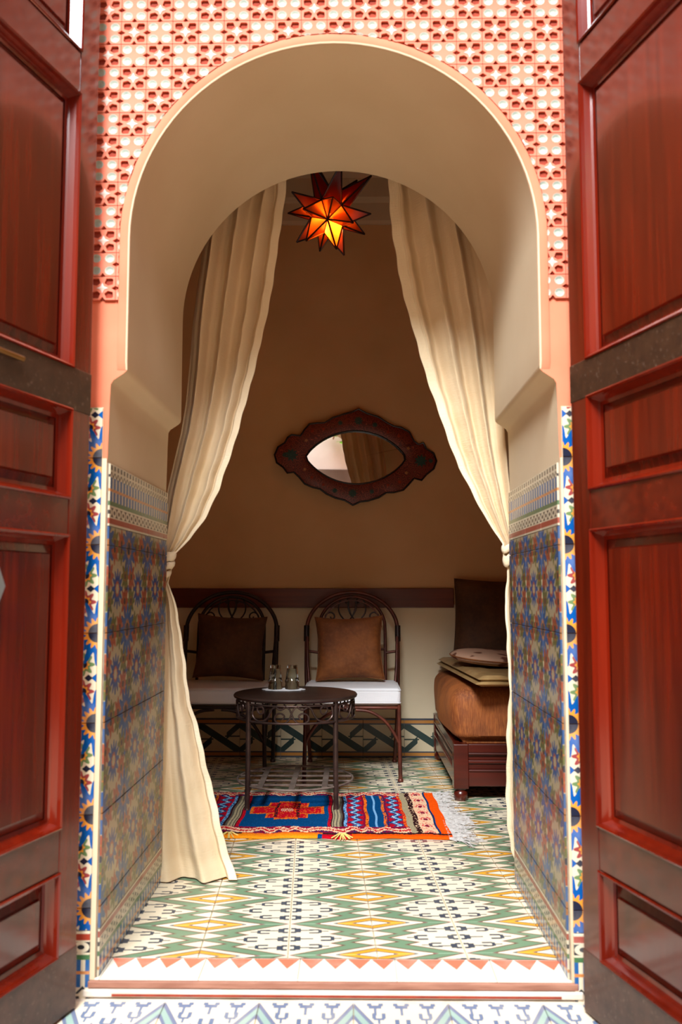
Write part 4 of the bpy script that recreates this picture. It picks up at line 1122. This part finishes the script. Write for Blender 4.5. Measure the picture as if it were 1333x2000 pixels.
# ------------------------------------------------------------------ rug
def yarn(s, t, rnd):
    """s: metres from the medallion centre along the rug, t: 0 front .. 1 back"""
    a = abs(s); j = rnd.random()
    red = srgb(190, 10, 30); mag = srgb(130, 8, 50); blu = srgb(0, 66, 118); navy = srgb(24, 40, 90); lb = srgb(120, 170, 214); org = srgb(232, 110, 30)
    crm = srgb(238, 196, 158); tan = srgb(166, 152, 120); drk = srgb(52, 24, 26); brt = srgb(246, 84, 6); pink = srgb(222, 92, 90); wht = srgb(222, 216, 210)
    if t < 0.045:
        k = int((s + 1) / 0.13)
        return [org, brt, org, org, org, org, org, red, blu, red, brt, brt, brt, brt, brt][k % 15] if s > 0.15 else srgb(240, 140, 20)
    if t < 0.075: return drk if a > 0.17 else org
    if (t < 0.19 or t > 0.90) and s < 0.56:
        w_ = math.sin(s*62 + 2*math.sin(s*17)); tt = ((t-0.075)/0.115) if t < 0.5 else (t-0.90)/0.10
        q = tt + 0.22*w_ + 0.15*(j-0.5)
        if q < 0.18: return mag if j < 0.6 else navy
        if q < 0.42: return crm
        if q < 0.60: return red
        if q < 0.85: return crm if j < 0.75 else pink
        return mag
    if a < 0.195:
        # blue field with stepped red medallion
        v = abs(t - 0.545)
        st = 0.178 if v < 0.085 else (0.10 if v < 0.17 else (0.055 if v < 0.205 else 0))
        if st and a < st:
            e = st - a
            if e < 0.014 or (v > 0.065 and v < 0.085 and a > 0.06) or v > 0.185: return org if j < 0.7 else srgb(180, 90, 30)
            if (a > 0.045 and a < 0.06 and v < 0.16 and j < 0.8): return drk
            if a < 0.03 and v < 0.035: return crm if (int(s*200) + int(t*60)) % 2 == 0 else red
            if j < 0.14: return org
            return red
        return blu if j < 0.93 else srgb(14, 76, 132)
    if a < 0.210: return red if j < 0.7 else mag
    if a < 0.217: return drk
    if a < 0.262: return tan if (int(a*420) % 3) else srgb(92, 84, 74)
    if a < 0.270: return drk
    if a < 0.284: return lb if j < 0.6 else blu
    def zig(c, w_):
        z = c + w_*(abs(((t*9) % 1) - 0.5)*2 - 0.5)
        d = abs(a - z)
        if d < 0.008: return lb if j < 0.8 else wht
        if d < 0.020: return blu if j < 0.7 else navy
        return red if j < 0.7 else mag
    if a < 0.360: return zig(0.322, 0.035)
    if a < 0.368: return mag
    if a < 0.380: return org if j < 0.8 else drk
    if a < 0.452: return lb if 0.413 < a < 0.420 else blu
    if a < 0.464: return org if j < 0.6 else navy
    if a < 0.474: return navy if j < 0.5 else mag
    if a < 0.540: return zig(0.508, 0.035)
    if a < 0.556: return org if (j < 0.5) else red
    if a < 0.583: return tan
    if a < 0.610: return drk if j < 0.88 else crm
    if a < 0.675:
        ph_ = (t*7) % 1; d = math.hypot((a - 0.642)/0.020, (ph_ - 0.5)/0.28)
        if d < 0.55: return mag
        if 0.8 < d < 1.15 and ph_ > 0.4: return pink
        return crm if j < 0.9 else pink
    if a < 0.688: return navy if j < 0.6 else blu
    return brt
rf = atz(885, 1640, 0); rb = atz(846, 1552, 0); rxc = -0.256
m = MB(); NX, NY = 300, 110; rnd = random.Random(5); H = []
X1 = 0.735
rug = empty('woven_rug', (rxc, (rf.y + rb.y)/2, 0)); tag(rug, 'long blue and red wool rug with a stepped medallion and orange edge', 'rug')
D = rb.y - rf.y
cols = []
for j in range(NY+1):
    t = j/NY
    for i in range(NX+1):
        s = -X1 + 2*X1*i/NX
        z = 0.010 + 0.0022*rnd.random() + 0.0016*math.sin(s*23 + t*5)
        wv = 0.006*math.sin(s*17) + 0.004*math.sin(s*41 + 1)
        if i in (0, NX) or j in (0, NY): z = 0.002
        sk_ = 0.008*(1 - 2*t) if s > 0 else 0
        H.append((s + sk_ + 0.003*math.sin(t*19), (t - 0.5)*D + wv*(1 if (t < 0.12 or t > 0.9) else 0.4), z))
K_ = NX + 1; fs = []
for j in range(NY):
    for i in range(NX):
        fs.append((j*K_+i, j*K_+i+1, (j+1)*K_+i+1, (j+1)*K_+i)); s = -X1 + 2*X1*(i+0.5)/NX; cols.append(yarn(s, (j+0.5)/NY, rnd))
m.add(H, fs); o = m.build('rug_pile', M['rug'], rug)
at_ = o.data.attributes.new('yarn', 'FLOAT_COLOR', 'FACE')
at_.data.foreach_set('color', [q for c in cols for q in (*c, 1.0)])
fm = MB()
for sgn in (-1, 1):
    for q in range(260):
        y = (rnd.random() - 0.5)*D*1.06; L = rnd.uniform(0.05, 0.15)*(1.15 if y < 0 else 0.85); x = sgn*(X1 - 0.012); a = rnd.uniform(-0.6, 0.6)
        pts = [(x, y, 0.008)]
        for k in range(1, 5):
            a += rnd.uniform(-0.5, 0.5); pts.append((pts[-1][0] + sgn*math.cos(a)*L/4, pts[-1][1] + math.sin(a)*L/4, 0.003 + 0.004*rnd.random()))
        fm.tube(pts, 0.0022, 4)
fo = fm.build('fringe', M['fringe'], rug); fo['kind'] = 'stuff'; fo['label'] = 'white tangled wool fringe'
# knotted yellow tassels at the front edge
for (px_, py_) in ((668, 1640), (446, 1637)):
    tm = MB(); p = atz(px_, py_, 0.0) - rug.location
    for q in range(9):
        a = -PI/2 + rnd.uniform(-1.1, 1.1); pts = [(p.x, p.y + 0.03, 0.016)]
        for k in range(4): pts.append((pts[-1][0] + 0.014*math.cos(a), pts[-1][1] + 0.014*math.sin(a), max(0.004, 0.02 - 0.004*k)))
        tm.tube(pts, 0.0028, 5)
    tm.build('tassel', M['yellow_yarn'], rug)

# ------------------------------------------------------------------ bench
bx0 = 0.565; by0 = atz(898, 1566, 0).y
bench = empty('bench', (0, 0, 0)); tag(bench, 'low dark mahogany bench platform with a moulded front at the right', 'bench')
bx1, by1 = XR - 0.02, YB - 0.03
z0, z1 = 0.062, 0.283
def bb(a, b, nm, bev=0.004, mat=None): return MB().box(a, b).build(nm, mat or M['bench_wood'], bench, bevel=bev)
PW = 0.075
for (x, y) in ((bx0, by0), (bx1-PW, by0), (bx0, by1-PW), (bx1-PW, by1-PW)):
    po = bb((x, y, z0), (x+PW, y+PW, z1), 'post')
    MB().lathe([(0, 0), (0.030, 0.001), (0.034, 0.010), (0.036, 0.03), (0.032, 0.045), (0.024, 0.052), (0.030, 0.058), (0.030, 0.062), (0, 0.062)], 20, (x+PW/2, y+PW/2, 0)).build('bun_foot', M['bench_wood'], po, True)
for ax in ('front', 'side', 'back'):
    for (za, zb2, dep) in ((z0+0.012, z0+0.085, 0.006), (z0+0.085, z0+0.095, 0.0), (z0+0.095, z0+0.125, 0.018), (z0+0.125, z0+0.140, 0.006), (z0+0.140, z0+0.168, 0.018), (z0+0.168, z0+0.178, 0.0), (z0+0.178, z1, 0.004)):
        if ax == 'front': bb((bx0+PW, by0+dep, za), (bx1-PW, by0+0.04, zb2), 'front_board', 0.003)
        elif ax == 'side': bb((bx0+dep, by0+PW, za), (bx0+0.04, by1-PW, zb2), 'side_board', 0.003)
bb((bx0+0.03, by1-0.04, z0), (bx1, by1, z1-0.01), 'back_board')
bb((bx0+0.042, by0+0.042, z0+0.12), (bx1-0.03, by1-0.045, z0+0.14), 'platform')
def rounded_block(w_, d_, h_, r, n=26, lump=0.006, seed=1, tuck=0.0):
    """lumpy rounded upholstery block, base at z=0, centred in x,y"""
    rnd2 = random.Random(seed); ph = [rnd2.uniform(0, 6.28) for _ in range(6)]
    bm = bmesh.new(); bmesh.ops.create_cube(bm, size=1.0); bmesh.ops.subdivide_edges(bm, edges=bm.edges, cuts=n, use_grid_fill=True)
    vs = []; 
    for v in bm.verts:
        p = Vector((v.co.x*w_, v.co.y*d_, v.co.z*h_))
        q = Vector((max(-w_/2+r, min(w_/2-r, p.x)), max(-d_/2+r, min(d_/2-r, p.y)), max(-h_/2+r, min(h_/2-r, p.z))))
        d = p - q
        if d.length > 1e-6: p = q + d.normalized()*r
        nn = d.normalized() if d.length > 1e-6 else Vector((0, 0, 1))
        k = lump*(math.sin(9*p.x + ph[0]) * math.cos(7*p.y + ph[1]) + 0.6*math.sin(14*p.z + 6*p.y + ph[2]) + 0.4*math.sin(23*p.x + 19*p.z + ph[3]))
        bulge = 0.02*(1 - (2*p.z/h_)**2)
        p += nn*k + Vector((nn.x*bulge, nn.y*bulge, 0))
        p.z += h_/2; v.co = p
    fs = [[v.index for v in f.verts] for f in bm.faces]; vs = [tuple(v.co) for v in bm.verts]; bm.free()
    m = MB(); m.add(vs, fs); return m
zt = 0.565
mw, md = bx1 - bx0 - 0.03, by1 - by0 - 0.09
mbld = rounded_block(mw, md, zt - (z0+0.142), 0.065, 30, 0.008, 3)
ix, iy = mw/2 - 0.045, md/2 - 0.035
def tuck(v):                                   # the lower part is pressed inside the frame
    t = max(0.0, min(1.0, (z1 + 0.035 - (z0 + 0.142) - v[2]) / 0.03)); x, y, z = v
    cx_, cy_ = max(-ix, min(ix, x)), max(-iy, min(iy, y)); return (x + (cx_-x)*t, y + (cy_-y)*t, z)
mbld.v = [tuck(v) for v in mbld.v]
mat_ = mbld.build('mattress', M['plush'], None, True)
mat_.location = ((bx0+bx1)/2 - 0.005, (by0+by1)/2 - 0.01, z0+0.142); tag(mat_, 'thick tan-brown plush mattress on the bench', 'mattress')
def world_on(o_loc, p): return p - Vector(o_loc)
# folded gold satin quilt
q0 = atz(852, 1296, zt+0.03); q1 = atz(931, 1338, zt+0.03)
ql = empty('folded_quilt', (q1.x, q1.y, zt + 0.020)); dirv = Vector((q0.x-q1.x, q0.y-q1.y, 0)); Lq = min(dirv.length, by1 - q1.y - 0.05); dirv.normalize(); perp = Vector((dirv.y, -dirv.x, 0))
tag(ql, 'folded gold satin quilt with a ribbed edge on the mattress', 'quilt')
for lay in range(2):
    m = MB(); NN, MM = 64, 26; Wq = bx1 - q1.x - 0.06; vs = []
    zb3 = lay*0.024
    for side in (0, 1):
        for j in range(MM+1):
            for i in range(NN+1):
                s = i/NN*Lq; t = j/MM*Wq
                e = min(1, min(s, Lq-s, t, Wq-t)/0.02); e = math.sqrt(max(0, 1-(1-e)**2))
                rib = 0.007*abs(math.sin(s*PI/0.045))*(1 if t < 0.14 else 0.35)
                z = zb3 + 0.012 + (1 if side else -1)*(0.011*e) + (rib*e if side else 0)
                p = dirv*s + perp*(t + lay*0.012); vs.append((p.x, p.y, z))
    K2 = NN+1; o2 = K2*(MM+1)
    fs = [(o2+j*K2+i, o2+j*K2+i+1, o2+(j+1)*K2+i+1, o2+(j+1)*K2+i)[::-1] for j in range(MM) for i in range(NN)] + [(j*K2+i, j*K2+i+1, (j+1)*K2+i+1, (j+1)*K2+i) for j in range(MM) for i in range(NN)]
    m.add(vs, fs); m.build('quilt_layer', M['gold_satin'], ql, True)
# round flat cushion
rc = atz(950, 1293, zt + 0.09)
rcu = empty('round_cushion', (rc.x + 0.03, rc.y, zt + 0.080)); tag(rcu, 'flat dusty pink cushion with brown motif lying on the gold quilt', 'cushion')
m = MB(); pr = [(0.0, 0.0)] + [(0.235*math.cos(a)**0.5 if math.cos(a) > 0 else 0, 0.036 + 0.036*math.sin(a)) for a in [-PI/2 + PI*i/16 for i in range(1, 16)]] + [(0.0, 0.072)]
m.lathe(pr, 40); o = m.build('cushion_cover', M['round_cushion'], rcu, True)
MB().tube([(0.2365*math.cos(q), 0.2365*math.sin(q), 0.036) for q in [2*PI*i/48 for i in range(48)]], 0.003, 6, True).build('piping', M['velvet'], rcu, True)
rcu.rotation_euler = (math.radians(2), math.radians(4), 0)
# tall back cushion
pTL = at(883, 1135, 3.05)
tall = pillow('back_cushion', (pTL.x + 0.30, 3.06, zt + 0.285), (math.radians(-9), math.radians(2), math.radians(-6)), 0.58, 0.55, 0.17, M['velvet_dark'], 'large dark brown back cushion propped upright at the bench head', 21, pinch=0.05)

# ------------------------------------------------------------------ plant outside, seen in the mirror
pt = empty('hanging_vine', (0.92, -5.30, 4.75)); tag(pt, 'green vine hanging down the white courtyard wall, seen in the mirror', 'plant')
MB().tube([(0, -0.06, 0.02), (0.02, 0, -0.4), (-0.05, 0.02, -0.9), (-0.15, 0.03, -1.25)], 0.012, 8).build('stem', M['court_side'], pt, True)
rnd = random.Random(2)
lm = MB()
for i in range(90):
    zc_ = rnd.uniform(-1.30, -0.1); a = rnd.uniform(0, PI); r = rnd.uniform(0.02, 0.22)
    c_ = Vector((r*math.cos(a), r*math.sin(a), zc_)); d = Vector((math.cos(a), math.sin(a), rnd.uniform(-0.5, 0.3))).normalized(); s_ = d.cross(Vector((0, 0, 1))).normalized()*0.04
    lm.add([c_, c_ + d*0.08 + s_, c_ + d*0.18, c_ + d*0.08 - s_], [(0, 1, 2, 3)])
lo = lm.build('foliage', M['leaf'], pt); lo['kind'] = 'stuff'
